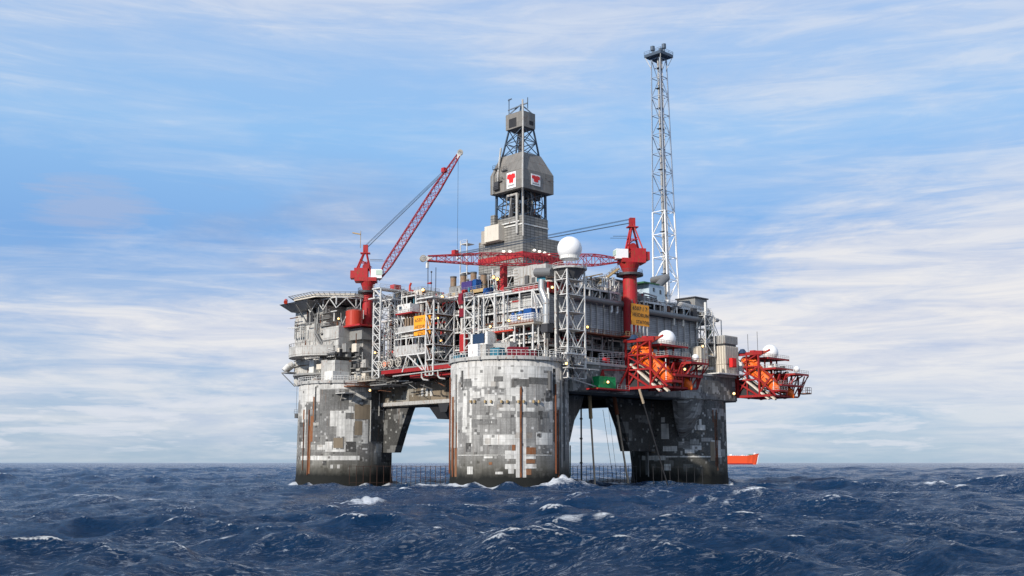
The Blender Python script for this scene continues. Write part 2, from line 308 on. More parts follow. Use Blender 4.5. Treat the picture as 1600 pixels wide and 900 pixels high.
# ------------------------------------------------------------------ mesh building
class MB:
    def __init__(s): s.v = []; s.f = []
    def add(s, vs, fs):
        o = len(s.v); s.v += [tuple(p) for p in vs]; s.f += [tuple(i + o for i in f) for f in fs]; return s
    def box(s, x0, x1, y0, y1, z0, z1):
        if x0 > x1: x0, x1 = x1, x0
        if y0 > y1: y0, y1 = y1, y0
        if z0 > z1: z0, z1 = z1, z0
        return s.add([(x, y, z) for z in (z0, z1) for y in (y0, y1) for x in (x0, x1)],
                     [(0, 2, 3, 1), (4, 5, 7, 6), (0, 1, 5, 4), (2, 6, 7, 3), (0, 4, 6, 2), (1, 3, 7, 5)])
    def frustum(s, a, z0, b, z1):         # a, b = (x0,x1,y0,y1)
        vs = [(a[0], a[2], z0), (a[1], a[2], z0), (a[0], a[3], z0), (a[1], a[3], z0), (b[0], b[2], z1), (b[1], b[2], z1), (b[0], b[3], z1), (b[1], b[3], z1)]
        return s.add(vs, [(0, 2, 3, 1), (4, 5, 7, 6), (0, 1, 5, 4), (2, 6, 7, 3), (0, 4, 6, 2), (1, 3, 7, 5)])
    def _basis(s, p, q):
        d = Vector(q) - Vector(p); L = d.length
        if L < 1e-6: return None
        d /= L; up = Vector((0, 0, 1)) if abs(d.z) < .95 else Vector((1, 0, 0))
        a = d.cross(up).normalized(); return d, a, a.cross(d).normalized()
    def beam(s, p, q, w=.3, h=None):
        B = s._basis(p, q)
        if not B: return s
        d, a, b = B; h = h or w; p = Vector(p); q = Vector(q); vs = []
        for c in (p, q):
            for i, j in ((-1, -1), (1, -1), (1, 1), (-1, 1)): vs.append(c + a * (i * w / 2) + b * (j * h / 2))
        return s.add(vs, [(0, 1, 2, 3), (7, 6, 5, 4), (0, 4, 5, 1), (1, 5, 6, 2), (2, 6, 7, 3), (3, 7, 4, 0)])
    def cyl(s, p, q, r, n=10, r2=None):
        B = s._basis(p, q)
        if not B: return s
        d, a, b = B; r2 = r if r2 is None else r2; p = Vector(p); q = Vector(q); vs = []
        for c, rr in ((p, r), (q, r2)):
            for i in range(n):
                t = 2 * math.pi * i / n; vs.append(c + a * (math.cos(t) * rr) + b * (math.sin(t) * rr))
        return s.add(vs, [tuple(range(n)), tuple(range(2 * n - 1, n - 1, -1))] + [(i, (i + 1) % n, n + (i + 1) % n, n + i) for i in range(n)])
    def pipe(s, pts, r, n=8):
        for i in range(len(pts) - 1): s.cyl(pts[i], pts[i + 1], r, n)
        for p in pts[1:-1]: s.sphere(p, r * 1.03, 8, 5)
        return s
    def sphere(s, c, r, nu=16, nv=10, sz=1.0):
        vs = [(c[0], c[1], c[2] - r * sz)]; fs = []
        for j in range(1, nv):
            ph = math.pi * j / nv - math.pi / 2
            for i in range(nu):
                t = 2 * math.pi * i / nu; vs.append((c[0] + r * math.cos(ph) * math.cos(t), c[1] + r * math.cos(ph) * math.sin(t), c[2] + r * sz * math.sin(ph)))
        vs.append((c[0], c[1], c[2] + r * sz)); top = len(vs) - 1
        for i in range(nu):
            fs.append((0, 1 + (i + 1) % nu, 1 + i)); k = 1 + (nv - 2) * nu; fs.append((k + i, k + (i + 1) % nu, top))
            for j in range(nv - 2):
                a = 1 + j * nu; fs.append((a + i, a + (i + 1) % nu, a + nu + (i + 1) % nu, a + nu + i))
        return s.add(vs, fs)
    def prism(s, poly, axis, a, b):       # poly in the two other axes, extruded along axis
        def mk(p, t): return {'x': (t, p[0], p[1]), 'y': (p[0], t, p[1]), 'z': (p[0], p[1], t)}[axis]
        n = len(poly); vs = [mk(p, a) for p in poly] + [mk(p, b) for p in poly]
        return s.add(vs, [tuple(range(n)), tuple(range(2 * n - 1, n - 1, -1))] + [(i, (i + 1) % n, n + (i + 1) % n, n + i) for i in range(n)])
    def ring(s, cx, cy, r0, r1, z0, z1, a0=0, a1=2 * math.pi, n=48):
        full = abs(a1 - a0 - 2 * math.pi) < 1e-6
        vs = []; fs = []
        for i in range(n + 1):
            t = a0 + (a1 - a0) * i / n; c, q = math.cos(t), math.sin(t)
            vs += [(cx + r0 * c, cy + r0 * q, z0), (cx + r1 * c, cy + r1 * q, z0), (cx + r1 * c, cy + r1 * q, z1), (cx + r0 * c, cy + r0 * q, z1)]
        for i in range(n):
            k = 4 * i
            for j in range(4): fs.append((k + j, k + (j + 1) % 4, k + 4 + (j + 1) % 4, k + 4 + j))
        if not full: fs += [(0, 1, 2, 3), (4 * n + 3, 4 * n + 2, 4 * n + 1, 4 * n)]
        return s.add(vs, fs)
    def rail(s, pts, h=1.1, step=1.6, w=.07):
        for a, b in zip(pts[:-1], pts[1:]):
            a = Vector(a); b = Vector(b); L = (b - a).length; k = max(1, int(L / step))
            for i in range(k + 1):
                p = a + (b - a) * i / k; s.beam(p, p + Vector((0, 0, h)), w)
            for z in (h, h * .55, .12): s.beam(a + Vector((0, 0, z)), b + Vector((0, 0, z)), w)
        return s
    def text(s, string, origin, xd, yd, size, depth=.04):
        cu = bpy.data.curves.new('t', 'FONT'); cu.body = string; cu.size = size; cu.extrude = depth; cu.resolution_u = 3; cu.offset = 0; cu.space_character = 1.16
        ob = bpy.data.objects.new('t', cu); col.objects.link(ob); dg = bpy.context.evaluated_depsgraph_get(); me = bpy.data.meshes.new_from_object(ob.evaluated_get(dg))
        xd = Vector(xd); yd = Vector(yd); zd = xd.cross(yd); o = Vector(origin)
        s.add([o + xd * v.co.x + yd * v.co.y + zd * v.co.z for v in me.vertices], [tuple(p.vertices) for p in me.polygons])
        bpy.data.objects.remove(ob); bpy.data.curves.remove(cu); bpy.data.meshes.remove(me); return s
    def mesh(s, name, base, smooth=False):
        me = bpy.data.meshes.new(name); bx, by, bz = base
        me.from_pydata([(x - bx, y - by, z - bz) for x, y, z in s.v], [], s.f); me.validate(); me.update()
        bm = bmesh.new(); bm.from_mesh(me); bmesh.ops.recalc_face_normals(bm, faces=bm.faces); bm.to_mesh(me); bm.free()
        if smooth: me.shade_smooth() if hasattr(me, 'shade_smooth') else [setattr(p, 'use_smooth', True) for p in me.polygons]
        return me
def tag(o, label, cat=None, group=None, kind=None):
    if label: o['label'] = label
    if cat: o['category'] = cat
    if group: o['group'] = group
    if kind: o['kind'] = kind
    return o
BASE = {}
PLAT = True
def place(o, base):
    if PLAT: o.location = W(*base); o.rotation_euler = (0, 0, YAW)
    else: o.location = base
def thing(name, label, cat, base, group=None):
    o = bpy.data.objects.new(name, None); col.objects.link(o); o.empty_display_size = .5; place(o, base); BASE[o.name] = base
    return tag(o, label, cat, group)
def part(name, mb, mat, parent, label=None, smooth=False):
    base = BASE[parent.name]; me = mb.mesh(name, base, smooth); me.materials.append(MATS[mat])
    o = bpy.data.objects.new(name, me); col.objects.link(o); o.parent = parent; BASE[o.name] = base
    if label: o['label'] = label
    return o
def solo(name, label, cat, mb, mat, base, group=None, smooth=False, kind=None):
    me = mb.mesh(name, base, smooth); me.materials.append(MATS[mat]); o = bpy.data.objects.new(name, me); col.objects.link(o); place(o, base); BASE[o.name] = base
    return tag(o, label, cat, group, kind)
def copy_tree(o, parent=None):
    c = o.copy(); col.objects.link(c); c.parent = parent; BASE[c.name] = BASE[o.name]
    for ch in [k for k in bpy.data.objects if k.parent == o]: copy_tree(ch, c)
    return c
def lerp(a, b, t): return tuple(x + (y - x) * t for x, y in zip(a, b))
def lattice(parent, bot, z0, top, z1, bays, lw, bw, mat, style='X', legname='leg', brname='bracing', horiz=True):
    """four-legged tower between rectangles bot and top = (x0,x1,y0,y1)"""
    def corner(r, k): return (r[k[0]], r[2 + k[1]])
    ks = [(0, 0), (1, 0), (1, 1), (0, 1)]
    def P(k, t):
        a = corner(bot, k); b = corner(top, k); return (a[0] + (b[0] - a[0]) * t, a[1] + (b[1] - a[1]) * t, z0 + (z1 - z0) * t)
    for k in ks: part(legname, MB().beam(P(k, 0), P(k, 1), lw), mat, parent)
    m = MB()
    ts = bays if isinstance(bays, (list, tuple)) else [i / bays for i in range(bays + 1)]
    for i in range(len(ts) - 1):
        a, b = ts[i], ts[i + 1]
        for j in range(4):
            k, q = ks[j], ks[(j + 1) % 4]
            if horiz: m.beam(P(k, b), P(q, b), bw)
            if i == 0 and horiz: m.beam(P(k, a), P(q, a), bw)
            if style == 'X': m.beam(P(k, a), P(q, b), bw); m.beam(P(q, a), P(k, b), bw)
            elif style == 'V':
                mid = lerp(P(k, a), P(q, a), .5); m.beam(P(k, b), mid, bw); m.beam(P(q, b), mid, bw)
            elif style == 'K':
                mid = lerp(P(k, b), P(q, b), .5); m.beam(P(k, a), mid, bw); m.beam(P(q, a), mid, bw)
            else:
                if (i + j) % 2: m.beam(P(k, a), P(q, b), bw)
                else: m.beam(P(q, a), P(k, b), bw)
    part(brname, m, mat, parent)
# ------------------------------------------------------------------ sea
def sea():
    rng = np.random.default_rng(11)
    fine = np.arange(-0.62, 0.62, 1 / 1150.); coarse1 = np.linspace(0.62, 2 * math.pi - 0.62, 90, endpoint=False)
    ang = np.concatenate([fine, coarse1]).astype(np.float64)
    r = [2.0]
    while r[-1] < 60: r.append(r[-1] * 1.06 + .3)
    while r[-1] < 60000:
        q = r[-1]
        k = .0028 if q < 320 else .0045 if q < 600 else (.0085 if q < 1300 else (.02 if q < 4000 else .12))
        r.append(q * (1 + k))
    r = np.array(r); A, Q = np.meshgrid(ang, r)
    X = Q * np.sin(A); Y = Q * np.cos(A)
    Z = np.zeros_like(X); DX = np.zeros_like(X); DY = np.zeros_like(X); J = np.zeros_like(X)
    n = 64; lam = np.exp(np.linspace(math.log(4.5), math.log(62), n)) * rng.uniform(.93, 1.07, n)
    main = math.radians(-112)
    for i in range(n):
        L = lam[i]; k = 2 * math.pi / L; th = main + rng.normal(0, .38 + .45 * (1 - i / n)); ph = rng.uniform(0, 6.283)
        a = (0.0076 * L if L < 20 else .0076 * 20 * (L / 20) ** .8) * rng.uniform(.6, 1.35)
        kx, ky = k * math.cos(th), k * math.sin(th)
        fade = np.clip((L / (Q * .0036 * 2.0)) - .6, 0, 1)
        P = kx * X + ky * Y + ph; s_, c_ = np.sin(P), np.cos(P); a_ = a * fade
        Z += a_ * c_; DX -= math.cos(th) * a_ * s_ * 1.1; DY -= math.sin(th) * a_ * s_ * 1.1; J += a_ * k * c_
    # short steep chop: two periodic fields from a directional spectrum, the shorter one only where it can be resolved
    def chop(size, nn, l0, l1, slope, seed, rot, fade):
        nonlocal Z, DX, DY, J
        g = np.random.default_rng(seed); k1 = np.fft.fftfreq(nn, size / nn) * 2 * math.pi; KX, KY = np.meshgrid(k1, k1); K = np.hypot(KX, KY); K[0, 0] = 1
        dr = .12 + np.abs(np.cos(np.arctan2(KY, KX) - (main - rot))) ** 2.5
        A_ = np.where((K > 2 * math.pi / l1) & (K < 2 * math.pi / l0), K ** -2.0, 0) * dr; Fh = A_ * (g.normal(size=K.shape) + 1j * g.normal(size=K.shape))
        h = np.fft.ifft2(Fh).real; gx = np.fft.ifft2(1j * KX * Fh).real; gy = np.fft.ifft2(1j * KY * Fh).real; f_ = slope / math.sqrt((gx ** 2 + gy ** 2).mean())
        fl = [x_ * f_ for x_ in (h, np.fft.ifft2(1j * KX / K * Fh).real, np.fft.ifft2(1j * KY / K * Fh).real, np.fft.ifft2(K * Fh).real)]
        c, s__ = math.cos(rot), math.sin(rot); U = ((X * c + Y * s__) / size * nn) % nn; V = ((-X * s__ + Y * c) / size * nn) % nn
        i0 = U.astype(np.int32); j0 = V.astype(np.int32); fu = U - i0; fv = V - j0; i0 %= nn; j0 %= nn; i1 = (i0 + 1) % nn; j1 = (j0 + 1) % nn
        o_ = [(q[j0, i0] * (1 - fu) + q[j0, i1] * fu) * (1 - fv) + (q[j1, i0] * (1 - fu) + q[j1, i1] * fu) * fv for q in fl]
        Z += o_[0] * fade; DX += (o_[1] * c - o_[2] * s__) * fade; DY += (o_[1] * s__ + o_[2] * c) * fade; J += o_[3] * fade
    chop(61, 640, .3, 1.5, .16, 5, .31, np.clip(1.7 - Q / 140, 0, 1))
    chop(173, 640, 1.3, 6.5, .20, 6, -.23, np.clip(1.7 - Q / 360, 0, 1))
    # calmer patches and wind streaks
    sets = .82 + .25 * np.sin(X * .013 + Y * .006 + 1.3) * np.sin(Y * .017 - X * .004)
    Z *= sets
    foam = np.clip((J * sets - .51) * 1.8, 0, 1) * np.clip(Q / 90, .3, 1)
    def bump(px, py, wx, wy, h, f, rot=0.0):
        d = ray(px, py); t = -CAMH / d[2]; bx, by = d[0] * t, d[1] * t
        nonlocal Z, foam
        wx, wy = wx * 1.45, wy * 3.2; dx, dy = X - bx, Y - by; c, s_ = math.cos(rot), math.sin(rot); u = (dx * c + dy * s_) / wx; v = (-dx * s_ + dy * c) / wy
        g = np.exp(-(u * u + v * v)); rg_ = .9 + .25 * np.sin(X * .9 + 2 * np.sin(Y * .35)) * np.sin(Y * .5 - X * .3) + .10 * np.sin(X * 3.1 + 2 * np.sin(Y * 1.3))
        Z = Z + .62 * h * g * rg_; foam = np.maximum(foam, min(f, .98) * np.minimum(1, g * 1.25) * np.clip(.62 + .7 * (rg_ - .7) + .25 * np.sin(X * 1.7 - Y * .8), .3, 1.0))
    bump(562, 786, 2.8, 1.2, 3.4, 1.7, .1); bump(545, 793, 5.5, 1.5, 1.6, 1.0, -.05); bump(528, 800, 2.0, 1.0, .2, .7)
    bump(470, 860, 7.5, 2.6, .9, .0, .1); bump(868, 830, 2.4, .8, .9, .85, -.3); bump(905, 838, 4, .6, .3, .7, .1)
    bump(1474, 768, 4.4, 1.2, 2.4, 1.5, -.25); bump(1500, 777, 5, .8, .3, .9, -.3)
    bump(1448, 828, 5, 1.2, 1.6, .72, .3); bump(1320, 860, 9, 2.2, 1.5, .0); bump(930, 860, 9, 2.0, 1.2, .0); bump(620, 858, 8, 1.6, .9, .0); bump(1228, 746, 7, 4, 2.2, 1.1); bump(1130, 803, 6, 2, .4, .5)
    bump(735, 762, 8, 3, .4, .75); bump(120, 778, 6, 1.2, .6, .7); bump(640, 852, 6, 1.2, .4, .35); bump(375, 842, 4, .8, .6, .4)
    bump(215, 787, 7, 3, .8, .8); bump(1040, 755, 14, 2, .4, .8); bump(700, 757, 12, 3, .4, .55)
    bump(950, 797, 20, 3, .3, .45); bump(1350, 800, 26, 3, .3, .4); bump(300, 815, 26, 4, .3, .35)
    # foam wash hugging the shafts
    for cx, cy, am, cr in ((0, 0, 1.0, 15.9), (0, 72.9, .9, 14.9), (73, 0, .9, 14.9)):
        c = W(cx, cy, 0); d = np.hypot(X - c.x, Y - c.y); at_ = np.arctan2(Y - c.y, X - c.x); foam = np.maximum(foam, am * 1.15 * np.exp(-((d - cr) / (2.6 + 1.4 * np.sin(at_ * 7 + 1))) ** 2) * (.62 + .3 * np.sin(at_ * 9) + .15 * np.sin(at_ * 23))); Z += am * .7 * np.exp(-((d - cr) / 2.0) ** 2) * (1 + np.sin(at_ * 11 + cx))
    for (bx, by, h, rx, ry, f) in ((13.0, 262.5, 2.3, 3.4, 2.8, 1.5), (18.5, 266, 1.5, 5.5, 4.5, 1.2), (9.0, 261, 1.0, 5.0, 2.4, 1.2), (-13.5, 263, 1.2, 4.0, 2.6, 1.1), (-20, 266, .8, 7, 3, .9)):
        g = np.exp(-(((X - bx) / rx) ** 2 + ((Y - by) / ry) ** 2)); jag = .85 + .28 * np.sin(X * 1.1 + Y * .6) * np.sin(X * .7 - Y * 1.9) + .05 * np.sin(X * 4 + 2 * np.sin(Y * 2)); Z += h * g * jag; foam = np.maximum(foam, min(f, .92) * g * (.78 + .25 * jag))
    X2, Y2 = X + DX * sets, Y + DY * sets
    nr, na = X.shape
    co_ = np.stack([X2, Y2, Z], -1).reshape(-1, 3).astype(np.float32)
    i = np.arange(nr - 1)[:, None] * na; j = np.arange(na)[None, :]; j2 = (j + 1) % na
    f = np.stack([i + j, i + j2, i + na + j2, i + na + j], -1).reshape(-1, 4)
    me = bpy.data.meshes.new('sea_surface'); nvt = nr * na; nf = len(f)
    me.vertices.add(nvt); me.vertices.foreach_set('co', co_.ravel()); me.loops.add(nf * 4); me.loops.foreach_set('vertex_index', f.ravel().astype(np.int32))
    me.polygons.add(nf); me.polygons.foreach_set('loop_start', (np.arange(nf) * 4).astype(np.int32)); me.polygons.foreach_set('use_smooth', np.ones(nf, bool))
    me.update()
    # wound the wrong way gives a downward normal: flip if needed
    if me.polygons[nf // 2].normal.z < 0: me.flip_normals()
    at = me.attributes.new('foam', 'FLOAT', 'POINT'); at.data.foreach_set('value', foam.ravel().astype(np.float32))
    me.update()
    o = bpy.data.objects.new('sea_surface', me); col.objects.link(o); o['kind'] = 'structure'; o['label'] = 'dark navy rough sea with whitecaps reaching the horizon'
    m, n_, l, b = nodes_of('sea_water'); me.materials.append(m)
    tc = n_.new('ShaderNodeTexCoord'); fa = n_.new('ShaderNodeAttribute'); fa.attribute_name = 'foam'
    def noise(vec, scale, det, rough=.6, dist=0):
        mp = n_.new('ShaderNodeMapping'); mp.inputs['Scale'].default_value = vec; mp.inputs['Rotation'].default_value = (0, 0, .35); l.new(tc.outputs['Object'], mp.inputs[0])
        t = n_.new('ShaderNodeTexNoise'); t.inputs['Scale'].default_value = scale; t.inputs['Detail'].default_value = det; t.inputs['Roughness'].default_value = rough; t.inputs['Distortion'].default_value = dist
        l.new(mp.outputs[0], t.inputs['Vector']); return t.outputs[0]
    def ma(op, a, b_=None, c=None):
        x = n_.new('ShaderNodeMath'); x.operation = op
        for k_, v in enumerate((a, b_, c)):
            if v is None: continue
            if isinstance(v, (int, float)): x.inputs[k_].default_value = v
            else: l.new(v, x.inputs[k_])
        return x.outputs[0]
    def rg(v, a, b_, c=0., d=1.):
        r_ = n_.new('ShaderNodeMapRange'); l.new(v, r_.inputs[0])
        for k_, q in enumerate((a, b_, c, d)): r_.inputs[k_ + 1].default_value = q
        return r_.outputs[0]
    lace = noise((.45, 1, 1), 1.1, 10, .8, 1.2); broad = noise((.25, 1, 1), .09, 5, .6); fine_ = noise((.35, 1.3, 1), 2.6, 8, .75, .9)
    f1 = rg(ma('ADD', lace, ma('MULTIPLY', fa.outputs['Fac'], .60)), .76, .96)
    streak = ma('MULTIPLY', rg(fine_, .53, .66), rg(broad, .40, .58)); streak = ma('MULTIPLY', streak, .55)
    fleck = rg(noise((.3, 1, 1), .13, 7, .7, .8), .655, .70); streak = ma('MAXIMUM', streak, fleck)
    foamf = ma('MAXIMUM', f1, streak)
    mx = n_.new('ShaderNodeMix'); mx.data_type = 'RGBA'; l.new(foamf, mx.inputs[0]); l.new(b.inputs['Base Color'].links[0].from_socket, mx.inputs[6]) if b.inputs['Base Color'].links else None
    mx.inputs[6].default_value = (.007, .041, .110, 1); mx.inputs[7].default_value = (.80, .84, .88, 1); l.new(mx.outputs[2], b.inputs['Base Color'])
    l.new(rg(foamf, 0, 1, .16, .8), b.inputs['Roughness']); b.inputs['IOR'].default_value = 1.333; b.inputs['Specular IOR Level'].default_value = .42
    h = ma('ADD', ma('MULTIPLY', noise((.55, 1.2, 1), .45, 9, .72, .5), 1.0), ma('MULTIPLY', noise((.5, 1.3, 1), 1.7, 7, .72, .6), .42))
    bp = n_.new('ShaderNodeBump'); bp.inputs['Strength'].default_value = 1.0; bp.inputs['Distance'].default_value = 1.9
    l.new(h, bp.inputs['Height']); l.new(bp.outputs[0], b.inputs['Normal'])
sea()
def spray():
    rnd = random.Random(3); vs = []; fs = []
    for (bx, by, h, rx, ry, n_) in ((13.2, 262.3, 3.4, 4.2, 2.2, 2600), (18, 264.5, 1.6, 5, 3, 900), (9, 260.8, 1.3, 4.0, 1.5, 700), (-14, 262.5, 1.4, 4, 1.6, 900), (-40, 168, .0, 1, 1, 0)):
        for _ in range(n_):
            x = rnd.gauss(0, .5); y = rnd.gauss(0, .5); top = h * math.exp(-(x * x + y * y) * 1.6); z = top * rnd.uniform(.2, 1.0) + rnd.expovariate(3.5) * .6 * h / 3
            r_ = rnd.uniform(.03, .10); c = (bx + x * rx, by + y * ry, z); o = len(vs)
            vs += [(c[0] - r_, c[1], c[2] - r_ * .6), (c[0] + r_, c[1], c[2] - r_ * .6), (c[0], c[1] + r_, c[2] - r_ * .5), (c[0] + rnd.uniform(-r_, r_), c[1], c[2] + r_)]; fs += [(o, o + 1, o + 3), (o + 1, o + 2, o + 3), (o + 2, o, o + 3), (o, o + 2, o + 1)]
    me = bpy.data.meshes.new('sea_spray'); me.from_pydata(vs, [], fs); o = bpy.data.objects.new('sea_spray', me); col.objects.link(o); o['kind'] = 'stuff'; o['label'] = 'white spray thrown up where waves hit the nearest leg'
    m, n, l, b = nodes_of('spray_white'); b.inputs['Base Color'].default_value = (.85, .88, .9, 1); b.inputs['Roughness'].default_value = .6; me.materials.append(m)
spray()
# ------------------------------------------------------------------ columns
def cyl_patch(m, cx, cy, r, px0, px1, py0, py1, th=.05):
    a0, _ = onCyl(px0, (py0 + py1) / 2, cx, cy, r); a1, _ = onCyl(px1, (py0 + py1) / 2, cx, cy, r)
    mx = (px0 + px1) / 2; _, zt = onCyl(mx, py0, cx, cy, r); _, zb = onCyl(mx, py1, cx, cy, r)
    if a1 < a0: a0, a1 = a1, a0
    if a1 - a0 > math.pi: a0, a1 = a1 - 2 * math.pi, a0
    m.ring(cx, cy, r - .2, r + th, zb, zt, a0, a1, max(2, int((a1 - a0) * 12)))
def column(cx, cy, top, mat, label, patches, r=15.5):
    t = thing('concrete_column', label, 'column', (cx, cy, 0), 'concrete legs of the platform')
    m = MB(); n = 96; zs = [-12, 0, 4, 10, 18, top]; vs = []; fs = []
    for z in zs:
        rr = r + (.3 if z < 1 else 0)
        for i in range(n): vs.append((cx + rr * math.cos(2 * math.pi * i / n), cy + rr * math.sin(2 * math.pi * i / n), z))
    for j in range(len(zs) - 1):
        for i in range(n): fs.append((j * n + i, j * n + (i + 1) % n, (j + 1) * n + (i + 1) % n, (j + 1) * n + i))
    fs.append(tuple(range((len(zs) - 1) * n, len(zs) * n))); m.add(vs, fs)
    o = part('shaft', m, mat, t)
    for p in o.data.polygons:
        if abs(p.normal.z) < .5: p.use_smooth = True
    k = 0
    for pm, lab, rects in patches:
        m = MB()
        for q in rects: cyl_patch(m, cx, cy, r, *q[:4], th=.02 + .0012 * k); k += 1
        part('coating_patches', m, pm, t, lab)
    return t
NC = [('patch_light', 'pale repair coats', [(703, 716, 572, 700), (718, 862, 571, 590), (738, 755, 594, 603), (747, 775, 590, 604), (780, 798, 584, 606), (752, 757, 608, 620), (736, 750, 612, 622), (757, 772, 616, 634), (772, 800, 617, 627), (790, 806, 606, 619),
        (723, 730, 610, 676), (734, 738, 606, 692), (779, 805, 637, 642), (821, 835, 637, 643), (755, 806, 679, 695), (838, 863, 676, 695), (789, 806, 704, 717), (789, 806, 725, 733), (794, 803, 733, 740), (806, 812, 604, 746), (816, 822, 604, 746), (822, 837, 713, 717), (822, 838, 725, 732),
        (776, 784, 646, 652), (765, 770, 646, 649), (730, 739, 729, 741), (858, 863, 590, 640), (756, 770, 713, 716), (774, 786, 737, 741), (716, 862, 710.4, 711.6), (765, 769, 658, 661)]),
      ('patch_grey', 'darker grey repair coats', [(718, 736, 592, 604), (772, 786, 588, 596), (800, 826, 592, 604), (826, 858, 590, 600), (737, 746, 655, 668), (808, 856, 643, 652), (740, 776, 655, 663), (845, 858, 700, 708)]),
      ('patch_dark', 'dark streaks and painted recess shade', [(721, 724, 579, 605), (841, 848, 642, 673), (852, 863, 610, 627), (728, 736, 692, 706), (839, 846, 677, 682), (864, 868, 576, 690)]),  # recess shade painted as dark patches on the shaft, beside real streaks
      ('rust_stain', 'rust stains', [(812.3, 815.7, 606, 746), (706, 709, 620, 735), (711, 714, 660, 745), (822, 837, 699, 710), (822, 836, 718, 724), (822, 830, 733, 742), (800, 805, 695, 704), (764, 769, 722, 726)])]
ncol = column(0, 0, 32.6, 'concrete_near', 'nearest concrete leg, big pale round shaft with cross of pale coats and rust', NC)
m = MB()
for px in (737, 743, 759, 768, 784, 793, 810, 818, 833, 841):
    a, z = onCyl(px, 627, 0, 0, 15.5)
    for (r, da) in ((15.9, 0),):
        x, y = r * math.cos(a), r * math.sin(a); m.box(x - .22, x + .22, y - .22, y + .22, z - .4, z + .25)
part('bracket', m, 'tan_beam', ncol)
LC = [('patch_light', 'pale repair coats', [(472, 478, 603, 700), (513, 555, 642, 666), (540, 552, 635, 646), (526, 552, 655, 690), (565, 575, 657, 693), (468, 610, 598, 607), (478, 500, 606, 616), (508, 552, 690, 706), (470, 562, 712, 719), (495, 528, 695, 703), (587, 602, 693, 707), (516, 520, 726, 732), (527, 531, 726, 732), (566, 574, 700, 703), (472, 490, 618, 628), (554, 571, 600, 612)]),
      ('patch_grey', 'darker grey repair coats', [(500, 545, 608, 640), (519, 538, 682, 702), (478, 500, 630, 660), (540, 553, 645, 655), (575, 600, 640, 690), (498, 515, 640, 680), (553, 565, 660, 682), (480, 500, 665, 690)]),
      ('patch_dark', 'dark stained coats', [(580, 612, 610, 640), (581, 612, 642, 690), (596, 612, 692, 722), (468, 476, 660, 690), (504, 510, 720, 727), (577, 590, 650, 665), (540, 556, 690, 706), (590, 612, 650, 690), (492, 494, 604, 640)]),
      ('patch_tan', 'brown stained coats', [(554, 578, 632, 655), (554, 566, 658, 680), (521, 536, 684, 700)]),
      ('rust_stain', 'rust streaks', [(482, 485, 665, 740), (485, 489, 650, 690), (489, 491, 620, 660), (474, 476, 640, 655)])]
column(0, 72.9, 30.6, 'concrete_left', 'leftmost concrete leg in patchwork of white and grey coats under the living quarters', LC, 14.5)
RC = [('patch_light', 'pale repair coats', [(1033, 1045, 662, 686), (1033, 1039, 652, 660), (1036, 1058, 697, 705), (1070, 1085, 702, 708), (1081, 1096, 696, 703), (1090, 1102, 664, 672), (1092, 1096, 655, 664), (1003, 1040, 712, 719), (1038, 1048, 725, 735), (1112, 1126, 688, 712), (1005, 1128, 712.5, 714.5), (1085, 1088, 650, 672), (1000, 1010, 690, 695)]),
      ('patch_grey', 'dull grey repair coats', [(985, 993, 660, 692), (996, 1001, 690, 704), (1128, 1131, 660, 690), (1105, 1115, 640, 650), (995, 998, 668, 690), (1008, 1012, 640, 745), (1060, 1078, 690, 700), (1119, 1124, 635, 645)]),
      ('patch_tan', 'brown stained coats', [(1110, 1117, 690, 720), (1018, 1024, 703, 708)]),
      ('rust_brown', 'rust streaks', [(1117, 1119, 655, 728), (1113, 1115, 640, 660), (1120, 1122, 700, 730)])]
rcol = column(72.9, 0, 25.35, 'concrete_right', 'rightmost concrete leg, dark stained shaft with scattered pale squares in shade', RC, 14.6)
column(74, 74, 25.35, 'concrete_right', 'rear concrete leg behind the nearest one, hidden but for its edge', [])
# pipes running down the near and far shafts
def shaft_pipes(cx, cy, par, items, cr=15.5):
    for px, y0, y1, rad, mt in items:
        a, z1 = onCyl(px, y0, cx, cy, cr); _, z0 = onCyl(px, y1, cx, cy, cr); x, y = cx + (cr + .25) * math.cos(a), cy + (cr + .25) * math.sin(a)
        part('pipe', MB().cyl((x, y, z0), (x, y, z1), rad, 8), mt, par)
shaft_pipes(0, 0, ncol, [(705, 590, 740, .18, 'rust_orange'), (709.5, 640, 745, .2, 'rust_orange'), (714, 585, 700, .22, 'grey_mid'), (867, 600, 740, .22, 'rust_orange'), (871, 640, 745, .18, 'rust_brown'), (858, 580, 610, .5, 'grey_dark'), (875, 580, 730, .25, 'grey_mid'), (880, 590, 720, .15, 'grey_dark'), (814, 604, 745, .16, 'rust_brown')])
lcol = bpy.data.objects['concrete_column.001']
shaft_pipes(0, 72.9, lcol, [(494, 605, 660, .15, 'grey_dark'), (476, 655, 735, .14, 'rust_brown'), (484, 640, 742, .16, 'rust_orange'), (579, 625, 690, .15, 'grey_light'), (592, 615, 650, .15, 'grey_light'), (599, 612, 660, .12, 'grey_mid')], 14.5)
shaft_pipes(72.9, 0, rcol, [(1012, 640, 745, .18, 'grey_mid'), (1000, 660, 745, .15, 'grey_dark'), (1118, 640, 735, .15, 'rust_brown')], 14.6)
